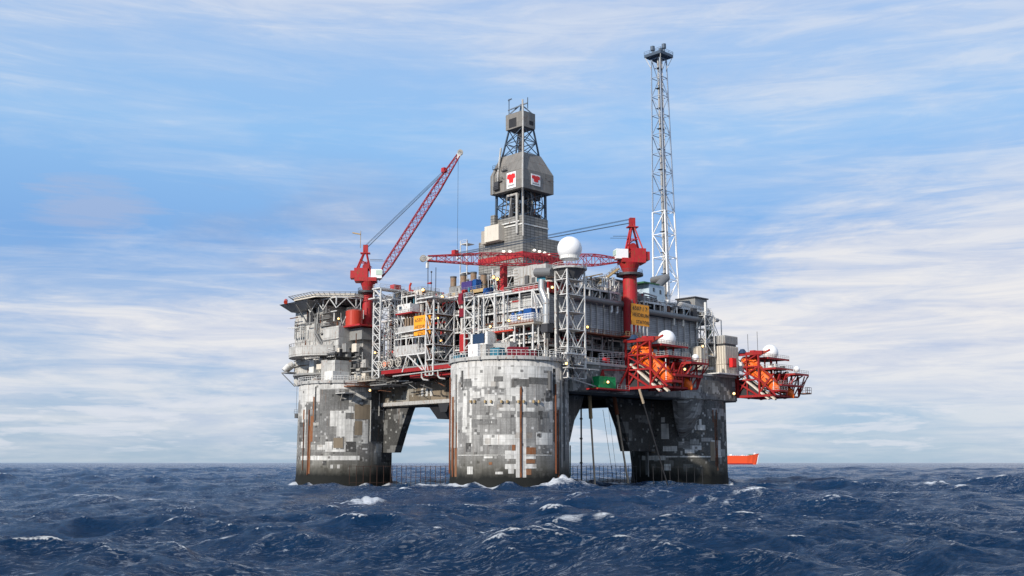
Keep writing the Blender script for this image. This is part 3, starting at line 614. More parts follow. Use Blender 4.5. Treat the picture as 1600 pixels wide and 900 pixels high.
# rim walk and rails on the near and left legs
def rim(par, cx, cy, z, a0, a1, railh=1.45, cr=15.5):
    part('rim_walkway', MB().ring(cx, cy, cr - 2, cr + .5, z - .9, z, a0, a1, 60), 'grey_light', par)
    m = MB(); N_ = 46
    pts = [(cx + (cr + .3) * math.cos(a0 + (a1 - a0) * i / N_), cy + (cr + .3) * math.sin(a0 + (a1 - a0) * i / N_), z) for i in range(N_ + 1)]
    for i, p in enumerate(pts):
        m.beam(p, (p[0], p[1], z + railh), .09)
        if i:
            for h in (railh, railh * .55): m.beam((pts[i - 1][0], pts[i - 1][1], z + h), (p[0], p[1], z + h), .09)
    part('railing', m, 'frame_white', par)
    m = MB()
    for i in range(0, N_, 4):
        p = pts[i]; m.box(p[0] - .3, p[0] + .3, p[1] - .3, p[1] + .3, z - 1.0, z - .2)
    part('bracket', m, 'grey_mid', par)
rim(ncol, 0, 0, 33.4, R(130), R(325)); rim(lcol, 0, 72.9, 31.4, R(110), R(285), 1.3, 14.5)
# haunches
def haunch(par, poly, axis, a, b, mat): part('haunch', MB().prism(poly, axis, a, b), mat, par)
haunch(lcol, [(58, 23.6), (46.5, 23.6), (47.5, 22.0), (50.5, 16), (53.2, 10), (60, 10)], 'x', 4, 6.5, 'girder_dark')
haunch(ncol, [(12, 25.3), (27, 25.3), (26, 22.5), (23, 18.5), (21, 12.6), (19.8, 12.4), (12, 12.4)], 'y', -2, 2.5, 'girder_concrete')
haunch(rcol, [(60, 25.3), (40, 25.3), (41.5, 22.5), (44.5, 17), (46.6, 10.3), (60, 10.3)], 'y', -2, 1.5, 'girder_dark')
haunch(ncol, [(12, 23.4), (18, 23.4), (16, 15), (12, 12)], 'x', 5, 9, 'girder_concrete')
m = MB(); s_ = []
for i in range(9):
    a = math.pi + math.pi * i / 8 * .9; s_.append((math.cos(a), math.sin(a)))
vs = []
for z, rr in ((25.3, 6.5), (21, 5.4), (17, 3.6), (13.5, .6)):
    for c, q in s_: vs.append((62.5 + rr * c, -10.6 + rr * q * .75 + (6.5 - rr) * .3, z))
k = len(s_)
m.add(vs, [(j * k + i, j * k + i + 1, (j + 1) * k + i + 1, (j + 1) * k + i) for j in range(3) for i in range(k - 1)])
part('corbel', m, 'girder_concrete', rcol)
# ------------------------------------------------------------------ deck girders
def girder(label, x0, x1, y0, y1, z0, z1, mat, ledge):
    t = thing('deck_girder', label, 'girder', ((x0 + x1) / 2, (y0 + y1) / 2, z0), 'concrete girders between the legs')
    part('web', MB().box(x0, x1, y0, y1, z0, z1), mat, t)
    if ledge == 'x':
        part('ledge', MB().box(x0 - .45, x0, y0, y1, z0 + .25, z0 + 1.3), 'grey_light', t)
    elif ledge == 'y':
        part('ledge', MB().box(x0, x1, y0 - .35, y0, z0 + .3, z0 + 2.0), 'girder_concrete', t)
        part('top_flange', MB().box(x0, x1, y0 - .3, y0, z1 - .6, z1 - .003), 'grey_light', t)
    return t
gR = girder('long concrete girder under the lifeboat stations between near and right legs', 9, 84, -14, -6, 25.35, 33.3, 'girder_concrete', 'y')
gL = girder('brown stained concrete girder between left and nearest legs', 3, 11, 13, 61, 23.5, 30.4, 'girder_brown', 'x')
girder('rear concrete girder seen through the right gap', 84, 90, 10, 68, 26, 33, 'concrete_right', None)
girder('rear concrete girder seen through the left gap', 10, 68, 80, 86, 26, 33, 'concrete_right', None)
for i in range(5):
    pass
m = MB()
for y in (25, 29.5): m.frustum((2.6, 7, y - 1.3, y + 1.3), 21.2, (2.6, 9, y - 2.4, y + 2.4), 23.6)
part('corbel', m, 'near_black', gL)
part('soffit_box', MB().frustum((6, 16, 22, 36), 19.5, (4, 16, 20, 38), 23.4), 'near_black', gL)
m = MB()
for i in range(3):
    y, z = onX(660 + 7 * i, 613, 2.9); m.box(2.8, 2.99, y - .5, y + .5, z - 1.1, z + 1.1)
part('coating_patches', m, 'patch_light', gL)
m = MB(); y1, z1 = onX(674, 600, 2.9); y0, z0 = onX(697, 625, 2.9); m.box(2.86, 2.99, y0, y1, z0, z1); part('coating_patches', m, 'patch_tan', gL, 'brown stained coat')
# wide soffit of the main deck
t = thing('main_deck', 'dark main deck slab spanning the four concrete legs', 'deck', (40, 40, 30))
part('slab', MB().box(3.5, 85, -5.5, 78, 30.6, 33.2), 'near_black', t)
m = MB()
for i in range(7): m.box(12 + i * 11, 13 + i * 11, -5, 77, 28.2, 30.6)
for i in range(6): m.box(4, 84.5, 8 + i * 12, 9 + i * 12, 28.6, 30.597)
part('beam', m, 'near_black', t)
part('deck_plate', MB().box(-5, 3.4, 13, 58, 33.6, 34.0), 'grey_mid', t)
# ------------------------------------------------------------------ risers, guide wires and barrier
def strand(name, label, cat, p, q, r, mat, sleeve=None):
    t = thing(name, label, cat, q); part('pipe' if name == 'riser' else 'wire', MB().cyl(p, q, r, 8), mat, t)
    if sleeve: part('sleeve', MB().cyl(p, lerp(p, q, sleeve[0]), r * 2.0, 10), sleeve[1], t)
    return t
def yp(px, py, c): x, z = onY(px, py, c); return (x, c, z)
strand('riser', 'black vertical riser pipe just right of the nearest leg', 'riser', yp(908, 636, 4), yp(908.5, 762, 4), .24, 'steel_dark', (.01, 'steel_dark'))
m = MB(); [part('clamp', MB().cyl(yp(908, py, 4), yp(908, py + 2.5, 4), .42, 8), 'steel_dark', bpy.data.objects['riser']) for py in (653, 684, 722)]
strand('riser', 'tan riser hanging between the nearest leg and the tilted orange one', 'riser', yp(921, 618, -4), yp(930, 764, -4), .26, 'riser_tan', (.25, 'tan_beam'))
strand('riser', 'leaning riser with rusty orange sleeve beside the right leg', 'riser', yp(959, 615, -4), yp(983, 764, -4), .28, 'riser_tan', (.22, 'rust_orange'))
strand('riser', 'dark riser slanting across the face of the right leg', 'riser', yp(999, 608, -19), yp(1045, 764, -19), .18, 'near_black', (.14, 'riser_tan'))
strand('guide_wire', 'thicker thin wire falling left of the orange riser', 'wire', yp(942, 640, 6), yp(960, 762, 6), .06, 'steel_dark')
strand('guide_wire', 'finest wire falling next to the orange riser', 'wire', yp(951, 640, 8), yp(966, 762, 8), .045, 'steel_dark')
strand('riser', 'short dark pipe at the right flank of the nearest leg, nearer the leg', 'riser', yp(884, 700, -3), yp(884.5, 762, -3), .17, 'near_black')
strand('riser', 'short green black pipe under the haunch of the nearest leg', 'riser', yp(891, 696, -1), yp(891, 762, -1), .17, 'moss_green')
strand('riser', 'black pipe down the left edge of the right leg', 'riser', yp(985, 705, -2), yp(992, 762, -2), .2, 'near_black')
def barrier(label, p, q, z0, z1, n, mat, rows):
    t = thing('boat_barrier', label, 'fence', lerp(p, q, .5) + ()); random.seed(int(p[0] * 7 + 3))
    base = BASE[t.name]
    for i in range(n + 1):
        a = lerp(p, q, i / n); j = random.uniform(-.35, .35)
        part('post', MB().beam((a[0], a[1], z0 + random.uniform(-.5, .5)), (a[0] + j, a[1] + j, z1), .11), mat, t)
    for r in range(rows):
        m = MB(); z = z1 - .2 - (z1 - z0 - 1) * r / max(1, rows - 1)
        for i in range(n):
            a, b = lerp(p, q, i / n), lerp(p, q, (i + 1) / n); m.beam((a[0], a[1], z + random.uniform(-.12, .12)), (b[0], b[1], z + random.uniform(-.12, .12)), .09)
        part('rail', m, mat, t)
barrier('rusty boat barrier across the foot of the left leg', (-14.5, 50, 0), (-3, 46, 0), 0.6, 6.2, 6, 'dark_rust', 2)
barrier('brown grid barrier in the water between left and nearest legs', (0, 49, 0), (0, 21, 0), -1, 6.2, 13, 'dark_rust', 3)
barrier('dark grid barrier in the water between nearest and right legs', (17, 0, 0), (52, 0, 0), -1, 6.2, 19, 'steel_dark', 4)
barrier('bent dark posts standing before the foot of the right leg', (44, -12.5, 0), (62, -16.3, 0), .6, 6.0, 6, 'near_black', 2)
# ------------------------------------------------------------------ living quarters on the left leg
random.seed(5)
t = thing('living_quarters', 'tall off-white accommodation block stacked on the left leg under the helideck', 'building', (4, 80, 31)); LQ = t
def cuboid(name, a, mat, par, label=None): return part(name, MB().box(*a), mat, par, label)
cuboid('wall', (-6, 10, 86.6, 93.5, 43.9, 56.5), 'quarters_panel', t); cuboid('wall', (-5.6, 10, 78.5, 86.6, 43.9, 56.3), 'quarters_panel', t)
cuboid('wall', (-6.4, 6, 75.5, 87.2, 44.0, 50.8), 'quarters_panel', t)
cuboid('wall', (-8.0, -2, 66.4, 74.5, 40.4, 48.3), 'quarters_panel', t, 'white cabin block'); cuboid('wall', (-6.5, 6, 78, 92.5, 31.2, 44), 'quarters_panel', t)
cuboid('wall', (-2, 6, 62, 78, 31.4, 44), 'grey_light', t); cuboid('wall', (1.5, 10, 69, 78.5, 44, 55), 'quarters_panel', t); cuboid('wall', (-4, 4, 60, 66.3, 44, 47.5), 'grey_mid', t)
m = MB().ring(-1, 80, 9.0, 13.2, 39.4, 40.0, R(120), R(262), 30); m.ring(-1, 80, 13.0, 13.3, 40.0, 42.6, R(120), R(250), 30); part('balcony', m, 'quarters_panel', t)
part('balcony_floor', MB().box(-9.6, -1, 65.8, 76, 39.6, 40.1), 'grey_dark', t)
m = MB().ring(0, 82, 6, 11.5, 33.8, 34.4, R(120), R(240), 24); part('balcony', m, 'grey_mid', t)
m = MB().rail([(-9.5, 76, 40.1), (-9.5, 66, 40.1), (-1.5, 66, 40.1)], 1.2, 1.2, .09); part('railing', m, 'frame_white', t)
m = MB()
for i in range(14):
    a = R(135 + i * 7.8); m.beam((-1 + 13.2 * math.cos(a), 80 + 13.2 * math.sin(a), 42.6), (-1 + 13.2 * math.cos(a), 80 + 13.2 * math.sin(a), 43.6), .1)
m.ring(-1, 80, 13.15, 13.3, 43.5, 43.6, R(130), R(245), 24); part('railing', m, 'grey_mid', t)
# ducts and ladders on its faces
for (pts, r_, mt) in (([(-6.2, 84.5, 55), (-6.2, 84.5, 45)], .45, 'grey_light'), ([(-6.9, 80.6, 53.4), (-7.2, 80.4, 46.6), (-7.2, 75.8, 41.8)], .32, 'grey_mid'), ([(-7.0, 79.2, 53.6), (-7.4, 79.2, 47), (-7.3, 74.6, 42.2)], .35, 'duct_grey'),
                      ([(-6.2, 83, 52.4), (-6.9, 80.6, 51.8)], .2, 'silver_duct'), ([(-6, 88, 44), (-6.3, 88, 32)], .3, 'grey_light'), ([(-7, 78, 40), (-7, 76, 37), (-7, 76, 34)], .28, 'white_paint'), ([(-7, 77, 40), (-7, 75, 37), (-7, 75, 34)], .28, 'white_paint')):
    part('duct', MB().pipe(pts, r_), mt, t)
m = MB()
for z in (46.8, 49, 51.2, 53): m.box(-7.3, -5.6, 72.5, 78, z, z + .18); m.rail([(-7.3, 78, z), (-7.3, 72.5, z)], 1.0, 1.6, .08)
part('stair_landing', m, 'grey_mid', t)
cuboid('recess_shade', (-6.6, -5.5, 82.3, 86, 50.9, 55.2), 'near_black', t)  # raised near-black box standing in for the shade of a recess
cuboid('cabin', (-8.5, -3, 78.5, 81, 33, 38.6), 'white_paint', t); cuboid('cabin', (-9.5, -4, 69.8, 73, 31.6, 38), 'grey_light', t); cuboid('cabin', (-10, -4, 65, 69, 31.6, 37.6), 'quarters_panel', t)
cuboid('cabin', (-11, -5, 64.5, 69, 31.5, 34.2), 'white_paint', t); cuboid('locker', (-7.6, -6.3, 80.4, 82.4, 35.2, 38.2), 'emblem_red', t, 'red locker'); cuboid('locker', (-10.5, -9.8, 75.2, 77, 40.1, 41.9), 'tank_red', t, 'orange red locker')
for i in range(70):
    y = random.uniform(58, 91); z = random.choice([34, 37.5, 39, 42, 46, 50, 53]); x = -7 + random.uniform(-1.2, .4) + (3 if y < 66 else 0)
    if random.random() < .5: part('pipe', MB().cyl((x, y, z), (x, y + random.uniform(1.5, 5), z), random.uniform(.08, .2), 6), random.choice(['grey_light', 'white_paint', 'rust_brown', 'grey_dark']), t)
    else: part('pipe', MB().cyl((x, y, z), (x, y, z + random.uniform(1.5, 4)), random.uniform(.08, .2), 6), random.choice(['grey_light', 'white_paint', 'grey_mid', 'rust_brown']), t)
for (y0_, y1_, z_) in ((86.6, 93.5, 50.9), (78.5, 86.6, 50.8), (66.4, 74.5, 44.2), (78, 92.5, 37.4), (62, 78, 35.2), (62, 78, 38.6), (60, 68, 41.4)):
    xx = {50.9: -6.35, 50.8: -6.7, 44.2: -8.3, 37.4: -6.9}.get(z_, -4.5); part('ledge', MB().box(xx, xx + 1.2 if xx > -5 else xx + .5, y0_, y1_, z_, z_ + .25), 'grey_mid', t)
for k in range(34):
    y = random.uniform(59, 80); z = random.choice([31.5, 35.4, 38.8, 40.1]); x = random.uniform(-8.5, -4.5) if y > 63 else random.uniform(-5, -1); q = random.uniform(.5, 1.4)
    part('deck_box', MB().box(x - q * .6, x + q * .6, y - q, y + q, z, z + random.uniform(1, 2.8)), random.choice(['grey_light', 'white_paint', 'grey_dark', 'grey_mid', 'near_black', 'beige_panel', 'grey_dark', 'rust_brown']), t)
for k in range(9):
    y = random.uniform(60, 80); z = random.choice([31.6, 35.4, 38.8]); part('guard_rail', MB().rail([(-9 if y > 64 else -5, y + 3, z), (-9 if y > 64 else -5, y - 1, z)], 1.2, 1, .09), random.choice(['grey_light', 'frame_white', 'rust_brown']), t)
for k in range(12):
    y = random.uniform(80, 93); z = random.uniform(45, 54); part('seam_pipe', MB().cyl((-6.6, y, z), (-6.6, y, z - random.uniform(2, 6)), .12, 6), random.choice(['grey_mid', 'grey_light']), t)
part('seam', MB().box(-6.15, -6.0, 86.5, 86.75, 43.9, 56.5).box(-6.5, -6.4, 81, 81.2, 44, 50.8), 'grey_dark', t)
m = MB()
for z in (36, 42.5, 46, 50): 
    for i in range(4):
        y = 88 + i * 1.3; m.box(-6.06, -5.95, y, y + .6, z, z + .8)
part('window', m, 'glass_dark', t)
# wind shield on a strut at the far left
tt = thing('antenna_platform', 'small grey antenna platform propped off the left edge above the left leg', 'platform', (-6, 92, 34))
part('platform', MB().box(-10, -6, 91, 94.5, 35.2, 35.6), 'grey_mid', tt); part('antenna_drum', MB().cyl((-9, 94, 36.2), (-6.8, 92.5, 38.4), 1.2, 14), 'grey_light', tt); part('antenna_drum', MB().cyl((-10, 93, 36), (-8.6, 92.5, 37.6), .9, 14), 'white_paint', tt)
part('strut', MB().beam((-10, 94, 35.2), (-9, 88, 30.8), .2), 'grey_dark', tt); cy_, _ = onX(465, 628, -6); part('wire', MB().beam((-6, cy_ + .6, 35.2), (-6, cy_ + .6, 22), .07), 'steel_dark', tt); part('cage', MB().box(-6.6, -5.4, cy_ - .8, cy_ + .6, 21, 22.4).rail([(-6.6, cy_ + .8, 22.4), (-6.6, cy_ - 1, 22.4)], 1.3), 'grey_dark', tt)
# ------------------------------------------------------------------ helideck
t = thing('helideck', 'octagonal helicopter deck on trusses above the accommodation block', 'helideck', (3, 80, 56))
oct_ = [(3 + 15.6 * math.cos(R(22.5 + 45 * i)), 80 + 15.6 * math.sin(R(22.5 + 45 * i))) for i in range(8)]
part('deck_plate', MB().prism(oct_, 'z', 58.2, 58.75), 'beige_dark', t)
o2 = [(3 + 15.7 * math.cos(R(22.5 + 45 * i)), 80 + 15.7 * math.sin(R(22.5 + 45 * i))) for i in range(8)]
m = MB()
for i in range(8): m.beam((*o2[i], 58.1), (*o2[(i + 1) % 8], 58.1), .35, 1.0)
part('edge_beam', m, 'beige_panel', t)
m = MB(); o3 = [(3 + 17.6 * math.cos(R(22.5 + 45 * i)), 80 + 17.6 * math.sin(R(22.5 + 45 * i))) for i in range(8)]
for i in range(8):
    a, b, c, d = o2[i], o2[(i + 1) % 8], o3[i], o3[(i + 1) % 8]; m.beam((*c, 58.9), (*d, 58.9), .12)
    for k in range(9):
        m.beam((*lerp(a, b, k / 8), 58.0), (*lerp(c, d, k / 8), 58.9), .1)
    for k in (.33, .66): m.beam((*lerp(a, c, k), 58.3 + .6 * k), (*lerp(b, d, k), 58.3 + .6 * k), .05)
part('safety_net', m, 'steel_dark', t)
m = MB()
for i in range(9):
    x = -11 + i * 3.5; h = min(1, (15 - abs(x - 3)) / 12) * 14 if abs(x - 3) < 15 else 2; m.beam((x, 80 - h, 57.5), (x, 80 + h, 57.5), .25, .9)
for i in range(9):
    y = 66 + i * 3.5; h = 14 * min(1, (15 - abs(y - 80)) / 12) if abs(y - 80) < 15 else 2; m.beam((3 - h, y, 57.0), (3 + h, y, 57.0), .25, .6)
part('girder', m, 'grey_mid', t)
m = MB()
for (x, y) in ((-8, 68), (-8, 75), (-8, 82), (-7, 90), (-2, 66), (3, 66), (8, 66)):
    m.beam((x, y, 55.0), (x, y, 57.4), .3)
for a, b in (((-8, 68), (-8, 75)), ((-8, 75), (-8, 82)), ((-8, 82), (-7, 90)), ((-8, 68), (-2, 66)), ((-2, 66), (3, 66)), ((3, 66), (8, 66))):
    mid = lerp(a, b, .5); m.beam((*a, 54), (*mid, 57.2), .22); m.beam((*b, 54), (*mid, 57.2), .22); m.beam((*a, 57.3), (*b, 57.3), .3)
part('truss', m, 'frame_white', t)
m = MB()
for (x, y) in ((-11, 86), (-11, 80)): m.beam((x, y, 57), (-6, y, 50.5), .3)
m.frustum((-8, 0, 84, 93), 55.0, (-12, 0, 78, 94), 57.2); part('support', m, 'grey_mid', t)
solo('foam_monitor', 'dark orange foam monitor drum at the left tip of the helideck', 'monitor', MB().cyl((-13.2, 88.4, 57.3), (-11.8, 90.4, 58.2), .6, 12).beam((-12.5, 88.8, 56.8), (-12.5, 88.8, 58), .4), 'tank_red', (-12.5, 89, 57))
# ------------------------------------------------------------------ red tank
TX = -3.2; TY, TZ = onX(553, 510, TX)
t = thing('storage_tank', 'upright red drum tank between the quarters and the left crane', 'tank', (TX, TY, TZ))
part('shell', MB().cyl((TX, TY, TZ), (TX, TY, TZ + 4.6), 2.6, 28), 'tank_red', t)
part('lid', MB().cyl((TX, TY, TZ + 4.6), (TX, TY, TZ + 5.1), 2.6, 28, 1.8), 'tank_red', t)
part('railing', MB().rail([(TX + 2.4 * math.cos(i * .7), TY + 2.4 * math.sin(i * .7), TZ + 4.7) for i in range(10)], .9, 1.5, .07), 'grey_mid', t)
part('ladder', MB().beam((TX - 2.6, TY + 3.2, TZ - .6), (TX - 2, TY + .6, TZ + 4.4), .16).beam((TX - 2.6, TY + 2, TZ - .6), (TX - 2.4, TY + 3.6, TZ + 3), .1), 'white_paint', t)
part('red_deck', MB().box(TX - 3, TX + 5, TY - 7, TY + 3, TZ - .5, TZ - .02), 'crane_red', t)
# ------------------------------------------------------------------ cranes
def boom(par, p, q, w, bays, cw, bw, mat, taper=(.35, .45)):
    B = MB()._basis(p, q); d, a, b = B; p = Vector(p); q = Vector(q)
    def sec(t):
        k = 1.0
        if t < .12: k = taper[0] + (1 - taper[0]) * t / .12
        if t > .72: k = 1 - (1 - taper[1]) * (t - .72) / .28
        c = p + (q - p) * t; return [c + a * (i * w / 2 * k) + b * (j * w / 2 * k) for i, j in ((-1, -1), (1, -1), (1, 1), (-1, 1))]
    S = [sec(i / bays) for i in range(bays + 1)]
    for k in range(4):
        m = MB()
        for i in range(bays): m.beam(S[i][k], S[i + 1][k], cw)
        part('chord', m, mat, par)
    m = MB()
    for i in range(bays):
        for k in range(4):
            n = (k + 1) % 4; m.beam(S[i][k], S[i][n], bw); m.beam(S[i][k] if i % 2 else S[i][n], S[i + 1][n] if i % 2 else S[i + 1][k], bw)
    part('lacing', m, mat, par); return a, b
def crane(label, x, y, zb, zcab, r, tip, boomw, aframe_top, back, cabdx, base_r):
    """back = unit vector (local xy) away from the boom"""
    t = thing('pedestal_crane', label, 'crane', (x, y, zb), 'red pedestal cranes')
    part('pedestal', MB().cyl((x, y, zb), (x, y, zcab - 2.6), r, 28), 'crane_red', t)
    part('slew_ring', MB().cyl((x, y, zcab - 3.6), (x, y, zcab - 3.0), r * 1.9, 28).rail([(x + r * 1.85 * math.cos(k * .63), y + r * 1.85 * math.sin(k * .63), zcab - 3.0) for k in range(11)], 1.0, 1.2, .07), 'steel_dark', t)
    part('neck', MB().cyl((x, y, zcab - 2.6), (x, y, zcab), r * .95, 24, r * 1.5), 'crane_red', t)
    bx, by = back; sx, sy = -by, bx                 # sideways
    def P(f, s, z): return (x + bx * f + sx * s, y + by * f + sy * s, z)
    def obox(m, f0, f1, s0, s1, z0, z1):
        vs = [P(f, s, z) for z in (z0, z1) for s in (s0, s1) for f in (f0, f1)]
        m.add(vs, [(0, 2, 3, 1), (4, 5, 7, 6), (0, 1, 5, 4), (2, 6, 7, 3), (0, 4, 6, 2), (1, 3, 7, 5)]); return m
    m = MB(); obox(m, -2.8, 4.0, -2.4, 2.4, zcab, zcab + 1.2); obox(m, .0, 4.2, -2.0, 2.0, zcab + 1.2, zcab + 4.2); obox(m, 4.2, 5.4, -1.6, 1.6, zcab + 1.0, zcab + 3.4)
    part('machine_house', m, 'crane_red', t); part('winch_drum', MB().cyl(P(.6, -1.6, zcab + 4.6), P(.6, 1.6, zcab + 4.6), 1.1, 18), 'truss_red', t)
    c = obox(MB(), -4.4, -1.0, cabdx - 1.2, cabdx + 1.4, zcab + 1.0, zcab + 3.8); cabp = part('cab', c, 'white_clean', t)
    part('window', obox(MB(), -4.55, -2.6, cabdx - 1.05, cabdx + 1.55, zcab + 2.0, zcab + 3.5), 'glass_green', cabp)
    top = aframe_top; m = MB()
    for s in (-1.6, 1.6):
        m.beam(P(-1.2, s, zcab + 1.5), P(.9, s * .25, top), .42); m.beam(P(3.4, s, zcab + 4), P(1.0, s * .25, top), .42)
        m.beam(P(.2, s * .62, (zcab + top) / 2 + 1), P(2.2, s * .62, (zcab + top) / 2 + 1), .25)
    m.beam(P(.2, -1, (zcab + top) / 2 + 1), P(.2, 1, (zcab + top) / 2 + 1), .25); m.beam(P(-1, -1.5, zcab + 5), P(2.6, .7, (zcab + top) / 2 + 2), .2)
    obox(m, .2, 1.7, -.7, .7, top - 1, top + 1.4); obox(m, -.5, 2.5, -1, 1, top - 1.4, top - 1.1); part('a_frame', m, 'crane_red', t)
    m = MB().beam(P(-.5, 0, (zcab + top) / 2 + 2.0), P(-4.5, .4, (zcab + top) / 2 + 1.9), .12).beam(P(-.5, .4, (zcab + top) / 2 + 1.5), P(-5.2, .8, (zcab + top) / 2 + 1.4), .1); part('antenna', m, 'steel_dark', t)
    foot = P(-3.2, 0, zcab + .8); a, b = boom(t, foot, tip, boomw, 22, .26, .13, 'boom_red')
    d = (Vector(tip) - Vector(foot)).normalized(); tp = Vector(tip)
    hd = MB().beam(tp - d * 1.2, tp + d * 1.6, 1.0, 1.3); part('boom_head', hd, 'white_paint', t); part('sheave', MB().cyl(tp + d * 1.2 - a * .5, tp + d * 1.2 + a * .5, .9, 16), 'beige_dark', t)
    at = Vector(foot) + (tp - Vector(foot)) * .86 + b * boomw * .5
    m = MB()
    for s in (-.7, -.45, .45, .7): m.cyl(P(1.0, s, top + (1.2 if abs(s) > .6 else .1)), tuple(at + a * s - d * (0 if abs(s) > .6 else 2.2)), .07, 5)
    part('pendant_rope', m, 'blue_steel', t)
    part('pendant_block', MB().box(at.x - .7, at.x + .7, at.y - .7, at.y + .7, at.z - .6, at.z + .9), 'crane_red', t)
    return t, tp, P, obox
# left crane: pedestal beside the quarters, boom raised to the right
bdir = Vector((AX[0] * 1, AX[1]))  # platform x axis in the world; the boom swings in the picture plane
def world_dir(wx, wy): return (wx * AX[0] + wy * AX[1], wx * AY[0] + wy * AY[1])
wl = world_dir(1.0, .05); LCX, LCY = 2.0, 66.0
zc = onX(574, 441, 2.0)[1]
f0 = 66
def pt_on_view(px, py, x, y, wd):      # where the sight line meets the upright plane through (x, y) along wd
    c = W(x, y, 0); nx, ny = -(wd[0] * AX[1] + wd[1] * AY[1]), (wd[0] * AX[0] + wd[1] * AY[0])
    d = ray(px, py); t = (c.x * nx + c.y * ny) / (d[0] * nx + d[1] * ny); X, Y = d[0] * t, d[1] * t
    return ((X - NX) * AX[0] + (Y - NY) * AX[1], (X - NX) * AY[0] + (Y - NY) * AY[1], CAMH + d[2] * t)
# pedestal position from its centre line at px 574
LCY = onX(574, 480, LCX)[0]
tipL = pt_on_view(716, 243, LCX, LCY, wl)
crL, tpL, PL, OB = crane('left red crane with raised lattice boom beside the helideck', LCX, LCY, 44, zc, 1.62, tipL, 2.3, onX(567, 392, LCX)[1], (-wl[0], -wl[1]), .6, 2)
part('base_flange', MB().cyl((LCX, LCY, 48.3), (LCX, LCY, 49.2), 2.3, 24), 'crane_red', crL)
x, y, z = tpL; zz = 48.0
part('hoist_rope', MB().cyl((x, y, z), (x, y, z - 31), .06, 5), 'blue_steel', crL)
part('hook_block', MB().box(x - .25, x + .25, y - .25, y + .25, z - 33, z - 30.8).sphere((x, y, z - 33.6), .4), 'white_paint', crL)
q = PL(2.6, 0, onX(567, 385, LCX)[1]); m = MB().beam((q[0], q[1], q[2] - 1), (q[0], q[1], q[2] + 4.5), .14)
w3 = world_dir(-1, 0); m.beam((q[0], q[1], q[2] + 3.4), (q[0] + w3[0] * 2.6, q[1] + w3[1] * 2.6, q[2] + 3.9), .5, .35)
part('wind_sock', m, 'tan_beam', crL)
# right crane: boom lowered level across the front of the derrick
wr = world_dir(-1.0, -.22); RCX, RCY = 35.2, -12.5
zc2 = onY(982, 410, RCY)[1]
tipR = pt_on_view(668, 404, RCX, RCY, wr)
crR, tpR, PR, OB = crane('right red crane with boom lowered level across the derrick base', RCX, RCY, 43, zc2 - .3, 2.0, tipR, 2.9, onY(990, 350, RCY)[1], (-wr[0], -wr[1]), -.8, 2)
part('base_flange', MB().cyl((RCX, RCY, 41.7), (RCX, RCY, 52.8), 1.7, 24), 'crane_red', crR)
x, y, z = tpR; part('hoist_rope', MB().cyl((x, y, z - 1), (x + .3, y, z - 9), .06, 5).cyl((x + .4, y, z - 1), (x + .3, y, z - 9), .05, 5), 'steel_dark', crR)
part('hook_block', MB().box(x - .3, x + .3, y - .3, y + .3, z - 2.6, z - 1), 'white_paint', crR)
# boom rest
t = thing('boom_rest', 'red post under the level boom carrying two yellow lamps', 'post', (6, 4, 50)); px = 787
yy, z1 = onX(787, 414, 8); _, z0 = onX(787, 462, 8); part('post', MB().beam((8, yy, z0), (8, yy, z1), 1.5), 'crane_red', t)
yy2, _ = onX(779, 440, 8); part('post', MB().beam((8, yy2, z0), (8, yy2, z1 - 3.5), .4), 'crane_red', t)
m = MB(); [m.beam((8, yy2, z0 + k), (8, yy, z0 + k + 1.4), .3) for k in (0.5, 3)]; part('bracing', m, 'crane_red', t)
part('prop', MB().beam((8, yy2 + 1.2, z0), (8, yy2 + 2.4, z1 - .5), .5).beam((8, yy2 + 3.2, z0), (8, yy2 + 3.2, z1 - 2), .15).beam((8, yy2 + 4.2, z0), (8, yy2 + 4.2, z1 - 2), .15), 'frame_white', t)
# ------------------------------------------------------------------ derrick
t = thing('drilling_derrick', 'drilling derrick clad in grey brown sheeting with two red emblem boards', 'derrick', (25, 20, 52)); DR = t
part('windwall', MB().box(20, 37, 15, 34, 53, 73.3), 'derrick_cladding', t); part('windwall', MB().box(20.003, 30.7, 15.003, 27.5, 73.3, 79.0), 'derrick_cladding', t)
part('trim', MB().box(19.8, 30.9, 14.8, 15.0, 76.1, 76.5).box(19.8, 20, 15, 24, 76.1, 76.5), 'white_paint', t)
def chevron(y0, z): pass
m = MB(); m.box(19.7, 37.2, 14.7, 14.99, 66.3, 68.0); m.box(19.7, 19.99, 15, 34, 66.3, 68.0); part('trim', m, 'crane_red', t, 'red band around the base')
(ha, hz0), (hb, hz1) = onX(757, 380, 17.5), onX(779, 357, 17.5); part('side_hut', MB().box(17.5, 22, hb, ha, hz0 + .2, hz0 + 5), 'beige_panel', t); part('side_hut', MB().box(18.2, 21, ha, ha + 2.2, hz0, hz0 + 4), 'beige_dark', t)
part('side_hut', MB().box(18.5, 19.99, 25.5, 27.2, 76, 80.4), 'derrick_cladding', t)
m = MB()
for z in (64, 67, 70, 73): m.box(17, 20, 36, 39, z, z + .2)
m.beam((17, 39, 60), (17, 39, 74), .25).beam((17, 36, 60), (17, 36, 74), .25).rail([(17, 39, 73.2), (17, 36, 73.2)]); part('stair_tower', m, 'frame_white', t)
lg = 'blue_steel'
lattice(t, (20.2, 29.9, 15.2, 26.5), 79, (20.1, 29.7, 15.1, 26.2), 87, 2, .6, .22, lg, 'X'); 
m = MB().beam((26, 21, 79), (26, 21, 87), 4.0).box(21, 29, 16, 25, 79, 80.3).beam((20.6, 20, 79), (20.6, 20, 86.5), 1.2).beam((24, 15.8, 79), (24, 15.8, 86.5), 1.3).box(20.4, 22.6, 17, 23, 84.8, 86.5).box(22, 28, 15.4, 17, 84.6, 86.5).beam((22, 18, 79), (22, 18, 87), .7).beam((28, 18, 79), (28, 24, 87), .8)
